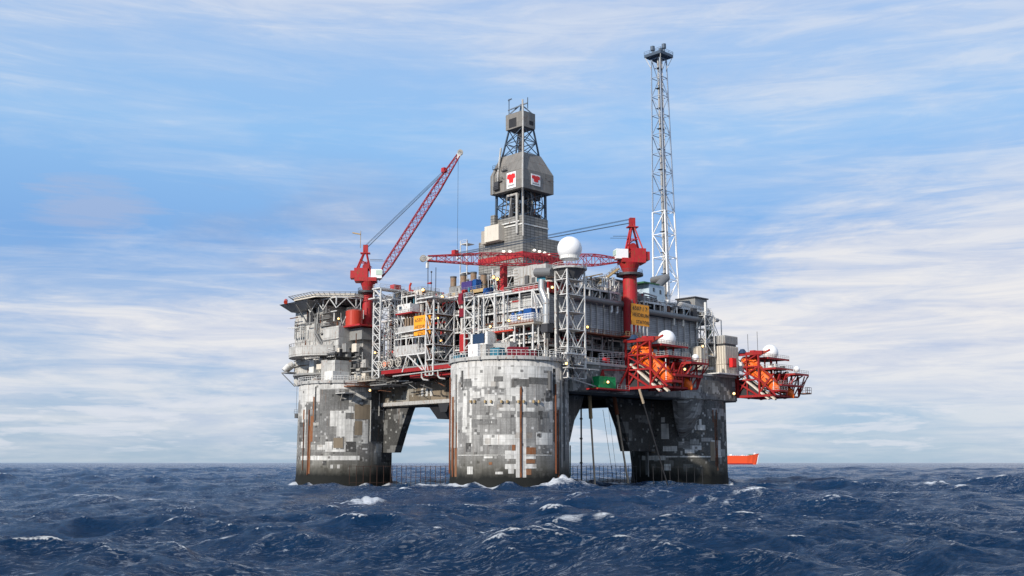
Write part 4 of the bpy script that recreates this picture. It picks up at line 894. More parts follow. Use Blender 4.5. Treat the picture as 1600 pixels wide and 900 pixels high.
for i in range(10): m.beam((21.5 + i * .7, 17.5, 79), (21.5 + i * .7, 17.5, 79 + 4 + (i * 37 % 5) * .8), .18)
part('drill_floor_equipment', m, 'steel_dark', t)
m = MB().frustum((18, 31.2, 13, 26.8), 86.6, (18, 31.2, 13, 26.8), 92.4); part('hood', m, 'hood_cladding', t)
part('hood', MB().frustum((18.003, 31.197, 13.003, 26.797), 92.4, (20, 27.8, 15, 24.6), 98.2), 'hood_cladding', t)
lattice(t, (20.3, 27.3, 15.3, 24), 98.2, (20.8, 25.2, 15.6, 21.6), 106.3, 2, .42, .2, lg, 'X')
part('mast_core', MB().beam((23, 18.5, 98), (23, 18.5, 106), 1.2).beam((22, 20, 98), (22.3, 19, 106), .3), 'steel_dark', t)
m = MB().box(20, 25.4, 15, 22.2, 106.2, 111.0); cb = part('crown_box', m, 'hood_cladding', t)
part('opening_shade', MB().box(19.95, 20.6, 17.6, 20.8, 106.6, 109.4).box(22.8, 24.6, 14.95, 15.5, 107.2, 108.4), 'near_black', cb)  # near-black panels paint the darkness inside two openings
m = MB(); 
for a, b in (((20.4, 21.6, 111), (22.6, 18.2, 114.2)), ((20.4, 15.6, 111), (22.6, 18.2, 114.2)), ((25, 15.6, 111), (22.6, 18.2, 114.2)), ((25, 21.6, 111), (22.6, 18.2, 114.2)), ((20.4, 21.6, 112.6), (22.6, 15.6, 114))): m.beam(a, b, .3)
part('gin_pole', m, lg, t)
part('antenna', MB().beam((20.6, 21.4, 111), (20.6, 21.4, 116.2), .18).beam((20.2, 21.4, 115.6), (21, 20.6, 116.2), .3).beam((23.2, 16, 112.5), (23.2, 16, 116), .18), 'blue_steel', t)
m = MB().pipe([(19.4, 14.4, 114), (19.4, 14.2, 109), (19.6, 14.5, 98.5), (17.8, 12.8, 92.5), (17.8, 12.8, 86.5), (19.7, 14.6, 84.5), (19.7, 14.6, 72.5)], .28, 8); part('standpipe', m, 'grey_light', t)
part('standpipe', MB().pipe([(19.6, 23.9, 101), (17.7, 23.2, 92), (17.7, 23.2, 88)], .3, 8), 'grey_light', t)
part('vent_duct', MB().pipe([(19.6, 21, 85.5), (19.6, 17, 85.5), (19.6, 17, 73.5)], .42, 8), 'grey_light', t); part('crosspipe', MB().beam((19.6, 24.5, 77.2), (19.6, 16, 77.2), .35), 'white_paint', t)
part('bracket', MB().box(17.2, 18, 22.6, 24.6, 87.5, 90).rail([(17.1, 24.6, 87.5), (17.1, 22.4, 87.5)]), 'steel_dark', t)
def emblem_on(par, face):
    if face == 'x':
        (ya, za), (yb, zb) = onX(792, 271, 17.9), onX(806, 292, 17.9); o = (17.82, ya, zb); xd, yd = (0, -1, 0), (0, 0, 1); wv = abs(ya - yb); hh = za - zb
    else:
        (xa, za), (xb, zb) = onY(830, 271, 12.9), onY(844, 292, 12.9); o = (xa, 12.82, zb); xd, yd = (1, 0, 0), (0, 0, 1); wv = abs(xb - xa); hh = za - zb
    X, Y = Vector(xd), Vector(yd); N_ = X.cross(Y); O = Vector(o)
    def flat(poly, d0, d1):
        n = len(poly); vs = [tuple(O + X * (p[0] * wv) + Y * (p[1] * hh) + N_ * d) for d in (d0, d1) for p in poly]
        return MB().add(vs, [tuple(range(n)), tuple(range(2 * n - 1, n - 1, -1))] + [(i, (i + 1) % n, n + (i + 1) % n, n + i) for i in range(n)])
    b = part('emblem_board', flat([(0, 0), (1, 0), (1, 1), (0, 1)], -.12, 0), 'white_clean', par)
    part('emblem', flat([(.08, .86), (.38, .90), (.50, .84), (.62, .90), (.92, .86), (.96, .62), (.76, .56), (.74, .36), (.62, .28), (.50, .36), (.40, .28), (.28, .36), (.26, .56), (.05, .62)], .0, .06), 'emblem_red', b)
    m = MB()
    for i in range(9): 
        x0 = .14 + i * .083; f = flat([(x0, .12), (x0 + .055, .12), (x0 + .055, .21), (x0, .21)], 0, .05); m.add(f.v, f.f)
    part('lettering', m, 'grey_mid', b, 'illegible line of small grey letters')
emblem_on(t, 'x'); emblem_on(t, 'y')
m = MB()
for (y, z, q) in ((20.5, 93.0, 0), (24.2, 94.2, 0), (22.6, 90.0, 0)): m.box(17.5, 18.0, y - 1.1, y + 1.1, z - .15, z).rail([(17.5, y + 1.1, z), (17.5, y - 1.1, z)], 1.1, .8, .07)
part('service_ledge', m, 'steel_dark', t); part('caged_ladder', MB().beam((17.8, 25.3, 86.6), (17.8, 25.3, 92.4), .5, .3).beam((17.8, 25.3, 92.4), (19.6, 23.6, 98.2), .5, .3), 'grey_mid', t)
part('floodlight_arm', MB().beam((18, 21.3, 90.6), (16.8, 20.6, 91.0), .12).beam((27.5, 13, 91), (28.6, 11.8, 91.3), .12).beam((29, 13, 90.4), (30.2, 11.9, 90.2), .12), 'steel_dark', t)
part('side_cabinet', MB().box(31.2, 31.9, 16, 18, 87.6, 89.4), 'container_teal', t)
for k in range(5): part('hanging_hose', MB().pipe([(20.1 - .3 * (k % 2), 16.5 + k * 1.6, 86.4), (19.9, 16.9 + k * 1.6, 83.0), (20.2, 17.8 + k * 1.6, 79.4)], .14, 6), ['grey_mid', 'steel_dark', 'grey_light'][k % 3], t)
for k in range(5): part('hanging_hose', MB().pipe([(22 + k * 1.5, 15.1, 86.4), (22.5 + k * 1.5, 14.9, 83.0), (21.8 + k * 1.5, 15.2, 79.4)], .14, 6), ['steel_dark', 'grey_mid', 'rust_brown'][k % 3], t)
for k, (x, y) in enumerate(((19.2, 16.2 + 3.0), (19.2, 21.4))):
    pass
# ------------------------------------------------------------------ exhaust stacks
for px, top, lab in ((708.5, 433, 'first tan exhaust stack from the left, slightly lower'), (724, 430, 'second tan exhaust stack from the left behind the purple container'), (740, 426, 'tallest tan exhaust stack, third from the left'), (755.5, 428.5, 'rightmost exhaust stack, greyer than the others')):
    y, z = onX(px, top, 12); tt = thing('exhaust_stack', lab, 'chimney', (12, y, 51), 'exhaust stacks in a row')
    part('flue', MB().cyl((12, y, 51), (12, y, z), .92, 18), 'stack_tan', tt); part('rim', MB().ring(12, y, .8, 1.0, z - .3, z + .15), 'grey_dark', tt)
    part('collar', MB().ring(12, y, .9, 1.1, z - 3.2, z - 3.0), 'grey_dark', tt)
# ------------------------------------------------------------------ flare tower
t = thing('flare_tower', 'very tall slender white lattice flare tower on the right side', 'tower', (75, 5, 50))
ty = 5
xa, za = onY(1022, 490, ty); xb, _ = onY(1061, 490, ty); xt0, zt = onY(1017, 88, ty); xt1, _ = onY(1041, 88, ty); za = 49.5
xm0 = xa + .6; S = (xb - xa) * .60; St = (xt1 - xt0) * .60
def sq(px_, s, z): return None
# square plan seen on its corner: centre line from the survey
cb = ((xa + xb) / 2, ty + 0.0); ct = ((xt0 + xt1) / 2 + .0, ty)
bays = [0]; g = 0
for i in range(13): g += 1.0 - .045 * i; bays.append(g)
bays = [b / g for b in bays]
def rect(c, s): return (c[0] - s / 2, c[0] + s / 2, c[1] - s / 2, c[1] + s / 2)
wB, wT = 6.0, 3.5
zm = za + (zt - za) * .42
r0, r1 = rect(cb, wB), rect(ct, wT); rm = tuple(a + (b - a) * .42 for a, b in zip(r0, r1))
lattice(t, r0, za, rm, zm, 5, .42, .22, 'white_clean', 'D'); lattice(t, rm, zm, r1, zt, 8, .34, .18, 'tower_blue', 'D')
m = MB()
for k, (dx, dy, rr, mt) in enumerate(((.0, -.2, .62, 'riser_tan'), (1.0, -.4, .42, 'white_clean'), (-.9, -.2, .28, 'grey_light'))):
    part('flare_pipe', MB().cyl((cb[0] + dx, cb[1] + dy, za), (ct[0] + dx * .8, ct[1] + dy, zt + 1), rr, 10), mt, t)
for i in range(13):
    c = lerp((cb[0], cb[1], za), (ct[0], ct[1], zt), (i + .5) / 13); part('landing', MB().box(c[0] - 1.6, c[0] + .6, c[1] - 1.1, c[1] + .6, c[2], c[2] + .15), 'steel_dark', t)
part('ladder', MB().beam((cb[0] - 1.3, cb[1] - 1, za), (ct[0] - 1.0, ct[1] - .8, zt), .16), 'blue_steel', t)
part('platform', MB().box(ct[0] - 3.4, ct[0] + 3.4, ct[1] - 3.4, ct[1] + 3.4, zt + .6, zt + 1.5), 'blue_steel', t)
part('railing', MB().rail([(ct[0] - 3.4, ct[1] + 3.4, zt + 1.5), (ct[0] - 3.4, ct[1] - 3.4, zt + 1.5), (ct[0] + 3.4, ct[1] - 3.4, zt + 1.5), (ct[0] + 3.4, ct[1] + 3.4, zt + 1.5)], 1.1, 1.7, .07), 'blue_steel', t)
m = MB(); [m.beam((ct[0] + i * 3.2, ct[1] + j * 3.2, zt + .7), (ct[0] + i * 1.7, ct[1] + j * 1.7, zt - 3.5), .2) for i in (-1, 1) for j in (-1, 1)]; part('knee_brace', m, 'frame_white', t)
for dx, dy, h, mt in ((-1.6, 1.2, 3.0, 'blue_steel'), (.2, -.8, 2.2, 'blue_steel'), (1.8, -.9, 4.2, 'blue_steel')):
    b = part('burner', MB().cyl((ct[0] + dx, ct[1] + dy, zt + 1.4), (ct[0] + dx, ct[1] + dy, zt + h), .25, 8).cyl((ct[0] + dx, ct[1] + dy, zt + h), (ct[0] + dx, ct[1] + dy, zt + h + 1.5), .72, 12), mt, t)
m = MB().cyl((cb[0], cb[1], za + .0), (cb[0], cb[1], 47), .9, 12); part('knockout_drum', m, 'grey_light', t)
part('landing', MB().box(cb[0] - 4, cb[0] + 4.5, cb[1] - 4, cb[1] + 3, 56.2, 56.5).rail([(cb[0] - 4, cb[1] + 3, 56.5), (cb[0] - 4, cb[1] - 4, 56.5), (cb[0] + 4.5, cb[1] - 4, 56.5)]), 'frame_white', t)
# ------------------------------------------------------------------ radomes and their towers
def radome(par_label, x, y, z, r, base=None):
    tt = thing('radome', par_label, 'radome', (x, y, z), 'white radomes')
    part('dome', MB().sphere((x, y, z + r * .86), r, 32, 20), 'white_clean', tt, smooth=True); part('skirt', MB().cyl((x, y, z), (x, y, z + r * .32), r * .80, 24), 'white_paint', tt)
    return tt
t = thing('radome_tower', 'white lattice tower carrying the big radome by the nearest leg', 'tower', (7, -15, 28.5))
tw = (3.9, 10.6, -17.2, -13.0); lattice(t, tw, 28.4, tw, 56.8, [0, .12, .28, .44, .60, .76, .9, 1], .38, .18, 'frame_white', 'V')
m = MB()
for f in (.12, .28, .44, .60, .76, .9):
    z = 28.4 + 28.4 * f; part('landing', MB().box(4.1, 10.4, -17.0, -13.2, z, z + .15).rail([(4.0, -13.2, z), (4.0, -17, z), (10.4, -17, z)], 1.0, 1.8, .07), 'grey_light', t)
part('platform', MB().prism([(7.2 + 4.7 * math.cos(R(a)), -15 + 4.7 * math.sin(R(a))) for a in range(0, 360, 30)], 'z', 56.8, 57.2), 'grey_light', t)
part('platform', MB().cyl((7.2, -15, 54.4), (7.2, -15, 56.8), 2.4, 16, 4.0), 'grey_dark', t)
part('railing', MB().rail([(7.2 + 4.6 * math.cos(R(a)), -15 + 4.6 * math.sin(R(a)), 57.2) for a in range(0, 361, 30)], 1.1, 1.2, .07), 'frame_white', t)
part('outer_platform', MB().box(1.5, 9, -19, -17.2, 34.2, 34.5).rail([(1.5, -13, 34.5), (1.5, -19, 34.5), (9, -19, 34.5)]).beam((1.5, -19, 34.2), (4, -17, 31), .2), 'frame_white', t)
part('outer_platform', MB().box(2, 14, -19, -17.2, 30.6, 30.9).beam((4, -19, 30.6), (10, -16, 27), .25).beam((10, -19, 30.6), (15, -16, 27.5), .25).beam((4, -17, 28.4), (15, -17, 26.6), .3), 'grey_light', t)
part('cable_riser', MB().beam((3.4, -14.2, 30), (3.4, -14.2, 50), .35).beam((3.4, -14.2, 50), (4.8, -16.4, 56.8), .35), 'steel_dark', t)
part('cable_riser', MB().beam((5.4, -17.6, 28.4), (5.4, -17.6, 33.6), .5), 'steel_dark', t)
(xr, zr) = onY(890, 389, -15); radome('largest white radome on top of the white lattice tower', xr, -15, zr - 2.75, 3.25)
# ------------------------------------------------------------------ open steel modules
CL = ['grey_light', 'grey_mid', 'grey_dark', 'grey_light', 'white_paint', 'duct_grey', 'silver_duct', 'grey_dark', 'rust_brown', 'truss_red', 'container_teal', 'grey_mid']
def module(label, x0, x1, y0, y1, levels, faces, seed, wall='grey_dark', frame='frame_white', roof='grey_mid', density=1.0, bay=4.6):
    rnd = random.Random(seed); t = thing('process_module', label, 'module', (x0, y0, levels[0]), 'open steel process modules')
    part('wall', MB().box(x0 + 4.0, x1, y0 + 4.0, y1 - (0 if 'L' in faces else 0), levels[0], levels[-1]), wall, t)  # solid dark core added inside the module to keep light from showing through
    for z in levels: part('deck_plate', MB().box(x0, x1, y0, y1, z - .35, z - .05), roof if z == levels[-1] else 'grey_dark', t)
    fL = 'L' in faces; fR = 'R' in faces
    nL = max(1, round((y1 - y0) / bay)); nR = max(1, round((x1 - x0) / bay))
    zb, zt_ = levels[0], levels[-1]
    if fL:
        for i in range(nL + 1): y = y0 + (y1 - y0) * i / nL; part('post', MB().beam((x0, y, zb), (x0, y, zt_), .36), frame, t)
        m = MB()
        for a, b in zip(levels[:-1], levels[1:]):
            m.beam((x0 - .02, y0, b - .2), (x0 - .02, y1, b - .2), .24, .34)
            for i in range(nL):
                if rnd.random() < .45:
                    ya, yb = y0 + (y1 - y0) * i / nL, y0 + (y1 - y0) * (i + 1) / nL; ym = (ya + yb) / 2
                    m.beam((x0, ya, a), (x0, ym, b), .16); m.beam((x0, yb, a), (x0, ym, b), .16)
        part('bracing', m, frame, t); part('railing', MB().rail([(x0 - .1, y0, z) for z in (0,)] and [(x0 - .1, y0, levels[-1]), (x0 - .1, y1, levels[-1])], 1.1, 1.8, .07), frame, t)
        m = MB(); [m.rail([(x0 - .1, y0, z), (x0 - .1, y1, z)], 1.1, 1.8, .07) for z in levels[1:-1]]
        if m.v: part('railing', m, rnd.choice([frame, frame, 'rust_orange']), t)
    if fR:
        for i in range(nR + 1): x = x0 + (x1 - x0) * i / nR; part('post', MB().beam((x, y0, zb), (x, y0, zt_), .36), frame, t)
        m = MB()
        for a, b in zip(levels[:-1], levels[1:]): m.beam((x0, y0 - .02, b - .2), (x1, y0 - .02, b - .2), .3, .5)
        part('bracing', m, frame, t); m = MB(); [m.rail([(x0, y0 - .1, z), (x1, y0 - .1, z)], 1.1, 1.8, .07) for z in levels[1:]]; part('railing', m, frame, t)
    # pipework, vessels and boxes on each level of each visible face
    for a, b in zip(levels[:-1], levels[1:]):
        h = b - a
        for face, on, L0, L1 in (('L', fL, y0, y1), ('R', fR, x0, x1)):
            if not on: continue
            Ln = L1 - L0
            def Q(s, d, z): return (x0 + d, s, z) if face == 'L' else (s, y0 + d, z)
            for _ in range(int(Ln * .55 * density)):
                s = rnd.uniform(L0 + .4, L1 - .4); d = rnd.uniform(.5, 3.5); k = rnd.random(); mt = rnd.choice(CL)
                if k < .40:
                    e = min(L1, s + rnd.uniform(2, 9)); z = rnd.uniform(a + .8, b - .6); z2 = max(a, z - rnd.uniform(.5, 3)) ; pts = [Q(s, d, z), Q(e, d, z)]
                    if rnd.random() < .5: pts.append(Q(e, d, z2))
                    if rnd.random() < .3: pts.insert(0, Q(s, d, min(b, z + 1.5)))
                    part('pipe', MB().pipe(pts, rnd.uniform(.10, .34), 7), mt, t)
                elif k < .62: part('pipe', MB().cyl(Q(s, d, a), Q(s, d, b - .4), rnd.uniform(.1, .38), 8), mt, t)
                elif k < .74:
                    r_ = rnd.uniform(.5, .95); z = a + r_ + .2; e = min(L1, s + rnd.uniform(2, 4)); part('vessel', MB().cyl(Q(s, d + .6, z), Q(e, d + .6, z), r_, 14).sphere(Q(s, d + .6, z), r_, 12, 8).sphere(Q(e, d + .6, z), r_, 12, 8), rnd.choice(['grey_light', 'silver_duct', 'white_paint', 'tank_red']), t)
                elif k < .9:
                    e = min(L1, s + rnd.uniform(.8, 2.6)); hh = rnd.uniform(.8, h * .55); p, q = Q(s, d, a), Q(e, d + 1.2, a + hh); part('cabinet', MB().box(p[0], q[0], p[1], q[1], p[2], q[2]), rnd.choice(['grey_light', 'white_paint', 'grey_mid', 'container_blue', 'container_maroon', 'container_teal', 'crane_red', 'grey_mid']), t)
                else:
                    m = MB(); c = Q(s, d, a); m.beam(c, (c[0], c[1], b), .25); e = Q(min(L1, s + 2.4), d, b); m.beam(c, e, .2); part('brace', m, frame, t)
    # things on the roof
    for _ in range(int((y1 - y0 if fL else x1 - x0) * .7 * density)):
        x = rnd.uniform(x0 + .5, min(x1, x0 + 8) - .5); y = rnd.uniform(y0 + .5, (y1 if fL else min(y1, y0 + 8)) - .5); k = rnd.random(); mt = rnd.choice(CL); z = levels[-1]
        if k < .35: part('roof_vent', MB().cyl((x, y, z - .05), (x, y, z + rnd.uniform(1, 3)), rnd.uniform(.15, .5), 8), mt, t)
        elif k < .7:
            s_ = rnd.uniform(.6, 1.6); part('roof_cabinet', MB().box(x - s_, x + s_, y - s_, y + s_, z - .05, z + rnd.uniform(.8, 2.2)), mt, t)
        else:
            L_ = rnd.uniform(2, 6); zz_ = z + rnd.uniform(.4, 1.6); q = (x, min(y1, y + L_), zz_) if fL else (min(x1, x + L_), y, zz_); part('pipe', MB().pipe([(x, y, z - .05), (x, y, zz_), q], rnd.uniform(.12, .3), 7), mt, t)
    return t
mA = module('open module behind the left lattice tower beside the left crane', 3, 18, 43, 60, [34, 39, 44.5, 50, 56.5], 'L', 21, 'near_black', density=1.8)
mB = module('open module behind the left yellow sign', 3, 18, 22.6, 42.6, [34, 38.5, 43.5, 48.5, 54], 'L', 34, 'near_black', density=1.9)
mC = module('open module in white framing above the nearest leg', 3, 16, -10, 22.2, [33.5, 38.5, 43, 47.5, 52.3], 'L', 55, 'grey_dark', density=1.4)
mD = module('open module above the louvred wall left of the right crane', 3.6, 34, -9.8, 6, [50.8, 54.3], 'R', 68, 'grey_dark', density=2.0)
mE = module('open module above the louvred wall right of the right yellow sign', 40, 78, -9.8, 4, [49.6, 53.2], 'R', 77, 'grey_dark', density=2.2)
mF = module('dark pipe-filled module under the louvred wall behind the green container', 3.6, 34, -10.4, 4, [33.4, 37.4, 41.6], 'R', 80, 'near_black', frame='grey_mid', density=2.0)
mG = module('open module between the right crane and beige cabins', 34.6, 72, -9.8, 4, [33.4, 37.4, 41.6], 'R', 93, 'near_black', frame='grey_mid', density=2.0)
mH = module('upper module with red decks in front of the derrick', 14, 19.6, 6, 34, [52.4, 56.5, 60], 'L', 101, 'grey_dark', density=1.0)
# louvred side walls
t = thing('louvred_wall', 'long grey louvred wall left of the right crane', 'wall', (20, -9, 41.7)); part('panel', MB().box(3.3, 34.5, -9.5, -5, 41.65, 50.75), 'louvre_grey', t)
m = MB()
for x in (19, 21.5, 24, 27, 29.5, 32): m.beam((x, -9.8, 41.7), (x, -9.8, 50.4), .22)
part('stiffener', m, 'grey_light', t)
t = thing('louvred_wall', 'long grey louvred wall right of the yellow sign behind the small radome', 'wall', (56, -9, 41.7)); part('panel', MB().box(34.9, 71.6, -9.5, -5, 38.5, 49.4), 'louvre_grey', t)
m = MB(); [m.beam((x, -9.8, 40), (x, -9.8, 49), .22) for x in (51, 54.5, 58, 61, 64, 67, 70)]; part('stiffener', m, 'grey_light', t)
t = thing('louvred_wall', 'pale louvred wall behind the blue skip balcony', 'wall', (3, 0, 44)); part('panel', MB().box(3.9, 6, -9.4, 9, 43.2, 51.2), 'grey_light', t); m = MB(); [m.beam((3.8, y, 43.4), (3.8, y, 51), .16) for y in (-7, -4.5, -2, .5, 3, 5.5)]; [m.beam((3.8, -9.3, z), (3.8, 9, z), .14) for z in (45, 46.6, 48.2, 49.8)]; part('stiffener', m, 'white_paint', t)
t = thing('walkway', 'rusty orange walkway along the foot of the louvred wall', 'walkway', (20, -12, 41.5)); part('deck_plate', MB().box(3.6, 36.5, -13, -9.9, 41.2, 41.45), 'rust_orange', t); part('railing', MB().rail([(9, -12.9, 41.45), (36.5, -12.9, 41.45), (36.5, -10.2, 41.45)], 1.1, 1.7, .09), 'rust_orange', t)
part('deck_plate', MB().box(30, 37.5, -15, -13, 41.2, 41.5), 'tank_red', t); part('railing', MB().rail([(30, -15, 41.5), (37.5, -15, 41.5)], 1.2, 1.4, .1), 'tan_beam', t)
# big pipes
def pipe_thing(label, pts, r, mt, n=16, name='pipeline', stubs=None):
    tt = thing(name, label, 'pipe', pts[0]); part('pipe', MB().pipe(pts, r, n), mt, tt)
    if stubs:
        for s in stubs: part('drain', MB().pipe(s[0], s[1], 8), s[2], tt)
    return tt
stub = lambda x, z: [(x, -10.9, z), (x, -10.9, z - 1.8), (x - .8, -11.2, z - 2.4)]
pipe_thing('fat dark pipe along the wall top left of the right crane', [(9.5, -10.9, 50.9), (34, -10.9, 50.9)], .85, 'duct_grey', stubs=[(stub(29, 50.4), .3, 'white_paint'), (stub(31.5, 50.4), .3, 'white_paint')])
pipe_thing('fat dark pipe along the wall top right of the yellow sign', [(42, -10.9, 50.0), (73, -10.9, 50.0)], .85, 'duct_grey', stubs=[(stub(57.5, 49.5), .32, 'beige_panel'), (stub(62, 49.5), .32, 'beige_panel'), (stub(69, 49.5), .32, 'beige_panel')])
x0_, z0_ = onY(1064, 477, -7); x1_, z1_ = onY(1105, 487, -7); _, z2_ = onY(1064, 497, -7)
pipe_thing('silver grey pipe bending down over the right module roof', [(x0_, -7, z2_ - 1), (x0_, -7, z0_), (x1_, -7, z1_)], 1.05, 'grey_light')
xa_, za_ = onY(1004, 471, -4); xb_, zb_ = onY(1041, 434, -4); pipe_thing('slanting grey duct rising into the foot of the flare tower', [(xa_, -4, za_), (xb_, -4, zb_), (xb_ + 1, 2, zb_)], 1.15, 'duct_grey')
x_, z_ = onY(1087, 466, -3); t = thing('vent_house', 'dark square vent house at the right end of the roof', 'building', (x_, -3, 52)); part('wall', MB().box(x_ - 3.2, x_ + 3.2, -5, 2, 52, z_ - .4), 'grey_mid', t); part('roof', MB().box(x_ - 3.6, x_ + 3.6, -5.4, 2.4, z_ - .4, z_), 'steel_dark', t)
x_, z_ = onY(1020, 447, -4); t = thing('control_cabin', 'pale blue cabin at the foot of the flare tower with two small windows', 'cabin', (x_, -4, 52)); part('wall', MB().box(x_ - 4.4, x_ + 3.2, -6, 0, 52.6, z_), 'ice_blue', t); part('roof', MB().box(x_ - 7, x_ + .5, -6.2, 0, z_ + .0, z_ + .4), 'deck_green', t)
part('window', MB().box(x_ - 2.6, x_ - 1.8, -6.06, -5.9, z_ - 2.2, z_ - 1.0), 'glass_dark', t); part('window', MB().box(x_ + .6, x_ + 1.4, -6.06, -5.9, z_ - 2.6, z_ - 1.4), 'glass_dark', t)
x_, z_ = onY(942, 432, -3); t = thing('louvred_house', 'grey louvred block on the roof beside the right crane', 'building', (x_, -3, 52)); x2_, _ = onY(968, 440, -3); part('wall', MB().box(x_ - 3, x2_ + 3, -5, 6, 54, z_ - 1.2), 'louvre_grey', t); part('roof', MB().box(x_ - 4, x2_ + 4, -6, 7, z_ - 1.2, z_ - .8), 'grey_dark', t)
m = MB(); p0 = yp(938, 442, -11); p1 = yp(966, 420, -11); m.beam(p0, p1, 1.2, .3); m.rail([p0, p1], 1.1, 1.4, .08); m.beam(yp(912, 434, -9), yp(940, 428, -9), .8, .3)
solo('access_stair', 'sloping access walkway climbing to the ring of the right crane', 'stair', m, 'tan_beam', p0)
m = MB()
for px in (941, 944, 948, 957, 959): m.beam(yp(px, 433, -11.5), yp(px, 447, -11.5), .35)
m.beam(yp(935, 446, -11.5), yp(950, 449, -11.5), .3).beam(yp(938, 434, -11.5), yp(962, 438, -11.5), .3); solo('pipe_support', 'white portal frame on the roof left of the right crane', 'frame', m, 'white_paint', yp(945, 440, -11.5))
def roof_pipework(label, x0, x1, h0, h1, zb, seed, nn):
    rnd = random.Random(seed); tt = thing('roof_pipework', label, 'pipework', ((x0 + x1) / 2, -8, zb))
    for _ in range(nn):
        x = rnd.uniform(x0, x1); y = rnd.uniform(-10.2, -3); f = (x - x0) / (x1 - x0); top = zb + (h0 + (h1 - h0) * f) * rnd.uniform(.35, 1.0); k = rnd.random(); mt = rnd.choice(['grey_dark', 'grey_mid', 'white_paint', 'steel_dark', 'grey_light', 'near_black', 'silver_duct', 'duct_grey', 'blue_steel', 'rust_brown', 'frame_white'])
        if k < .3: part('standpipe', MB().cyl((x, y, zb), (x, y, top), rnd.uniform(.1, .4), 8), mt, tt)
        elif k < .5: part('pipe', MB().pipe([(x, y, zb), (x, y, top), (min(x1, x + rnd.uniform(1.5, 6)), y, top), (min(x1, x + 6), y, top - rnd.uniform(.3, 2))], rnd.uniform(.12, .34), 8), mt, tt)
        elif k < .62: r_ = rnd.uniform(.5, .9); part('vessel', MB().cyl((x, y, top - r_), (x + rnd.uniform(1.5, 3), y, top - r_), r_, 14), mt, tt)
        elif k < .8: q = rnd.uniform(.4, 1.3); part('cabinet', MB().box(x - q, x + q, y - q, y + q, zb, top), mt, tt)
        elif k < .92:
            L_ = rnd.uniform(2, 4.5); part('pipe_frame', MB().beam((x, y, zb), (x, y, top), .26).beam((x + L_, y, zb), (x + L_, y, top), .26).beam((x - .3, y, top), (x + L_ + .3, y, top), .26).beam((x, y, zb), (x + L_, y, top), .16), 'frame_white', tt)
        else: part('walkway', MB().box(x - 2, x + 2, y - .6, y + .6, top, top + .12).rail([(x - 2, y - .6, top + .1), (x + 2, y - .6, top + .1)], 1, 1, .07), 'grey_mid', tt)
    return tt
roof_pipework('jumble of pipes and frames on the roof left of the right crane', 8, 33, 4.5, 9.0, 51.0, 4, 75)
roof_pipework('jumble of pipes and frames on the roof between right crane and flare tower', 38.5, 62, 6.0, 4.5, 50.0, 5, 60)
roof_pipework('lower jumble of pipes on the roof right of the flare tower', 62, 80, 4.0, 3.5, 49.6, 6, 40)
# stair tower at the right end
x_, _ = onY(1089, 510, -10); t = thing('stair_tower', 'white open stair tower behind the beige cabins', 'tower', (x_, -10, 40)); a = (x_, x_ + 4.6, -13, -10); lattice(t, a, 39, a, 51.3, 3, .3, .18, 'frame_white', 'D')
b = (x_ + 4.6, x_ + 11.5, -11, -8); lattice(t, b, 43.5, b, 51.0, 1, .25, .16, 'frame_white', 'D'); 
for z in (43, 47, 51.2): part('landing', MB().box(a[0], a[1], -13, -10, z, z + .15).rail([(a[0], -10, z), (a[0], -13, z), (a[1], -13, z)]), 'frame_white', t)
m = MB(); m.beam((x_ + 2, -12, 51), (x_ + 2, -12, 55.5), .7); part('vent_stack', m, 'frame_white', t); part('vent_stack', MB().beam((x_ + 8, -10, 51), (x_ + 8, -10, 53.6), .3), 'frame_white', t)
part('net', MB().box(x_ + 5.4, x_ + 6.8, -10.6, -9.2, 43.8, 48.6), 'moss_green', t)
# ------------------------------------------------------------------ white towers and frames on the left side
t = thing('lattice_tower', 'white lattice tower next to the left crane pedestal', 'tower', (-5, 52, 32))
y0, _ = onX(593, 560, -5); y1, _ = onX(582.5, 560, -5); tw = (-5, 3.0, y0, y1)
lattice(t, tw, 31.6, tw, 58.2, [0, .08, .18, .28, .38, .48, .58, .68, .78, .90, 1], .38, .17, 'frame_white', 'N')
m = MB()
for z0, z1 in ((31.8, 34.5), (34.5, 39.6), (39.6, 46.6), (46.6, 54.4)): m.beam((-5, y0, z0 if z0 < 39 else z1 - 6), (-1, y0, z1), .26); m.beam((3, y0, z0 if z0 < 39 else z1 - 6), (-1, y0, z1), .26)
for i in range(1, 6): m.beam((-5 + i * 1.4, y0, 34), (-5 + i * 1.4, y0, 46.4), .22)
for k in range(10): 
    z = 32 + 2.66 * k; m.beam((-5, y0, z), (-5, y1, z + 2.6), .2)
part('bracing', m, 'frame_white', t)
part('platform', MB().box(-5.4, 10, y0, y1 + .6, 58.2, 58.5).rail([(-5.4, y1, 58.5), (-5.4, y0, 58.5), (4, y0, 58.5)]), 'frame_white', t); part('landing', MB().box(-6.8, -5, y0 + .5, y1 + .5, 55.0, 55.3), 'frame_white', t)
part('cabinet', MB().box(0, 2.6, y0, y0 + 2, 58.5, 60), 'crane_red', t)
for k, (xx, zz_) in enumerate(((-4, 47), (-2.5, 44), (0, 49))): part('pipe', MB().cyl((xx, y0 + 1.2, 34), (xx, y0 + 1.2, zz_), .3, 8), ['stack_tan', 'grey_mid', 'rust_brown'][k], t)
t = thing('lattice_tower', 'white lattice tower in front of the left yellow sign', 'tower', (-5, 27, 31))
y0, _ = onX(677, 560, -5); y1, _ = onX(665.5, 560, -5); tw = (-5, 2.6, y0, y1); B_Y0 = y0
lattice(t, tw, 31.0, tw, 52.6, 5, .38, .18, 'frame_white', 'V')
m = MB()
for k in range(5): z = 31 + 4.32 * k; m.beam((-5, y0, z), (-5, y1, z + 4.3), .22); m.box(-5, 2.6, y0, y1, z - .1, z + .1)
part('landing', m, 'rust_brown', t)
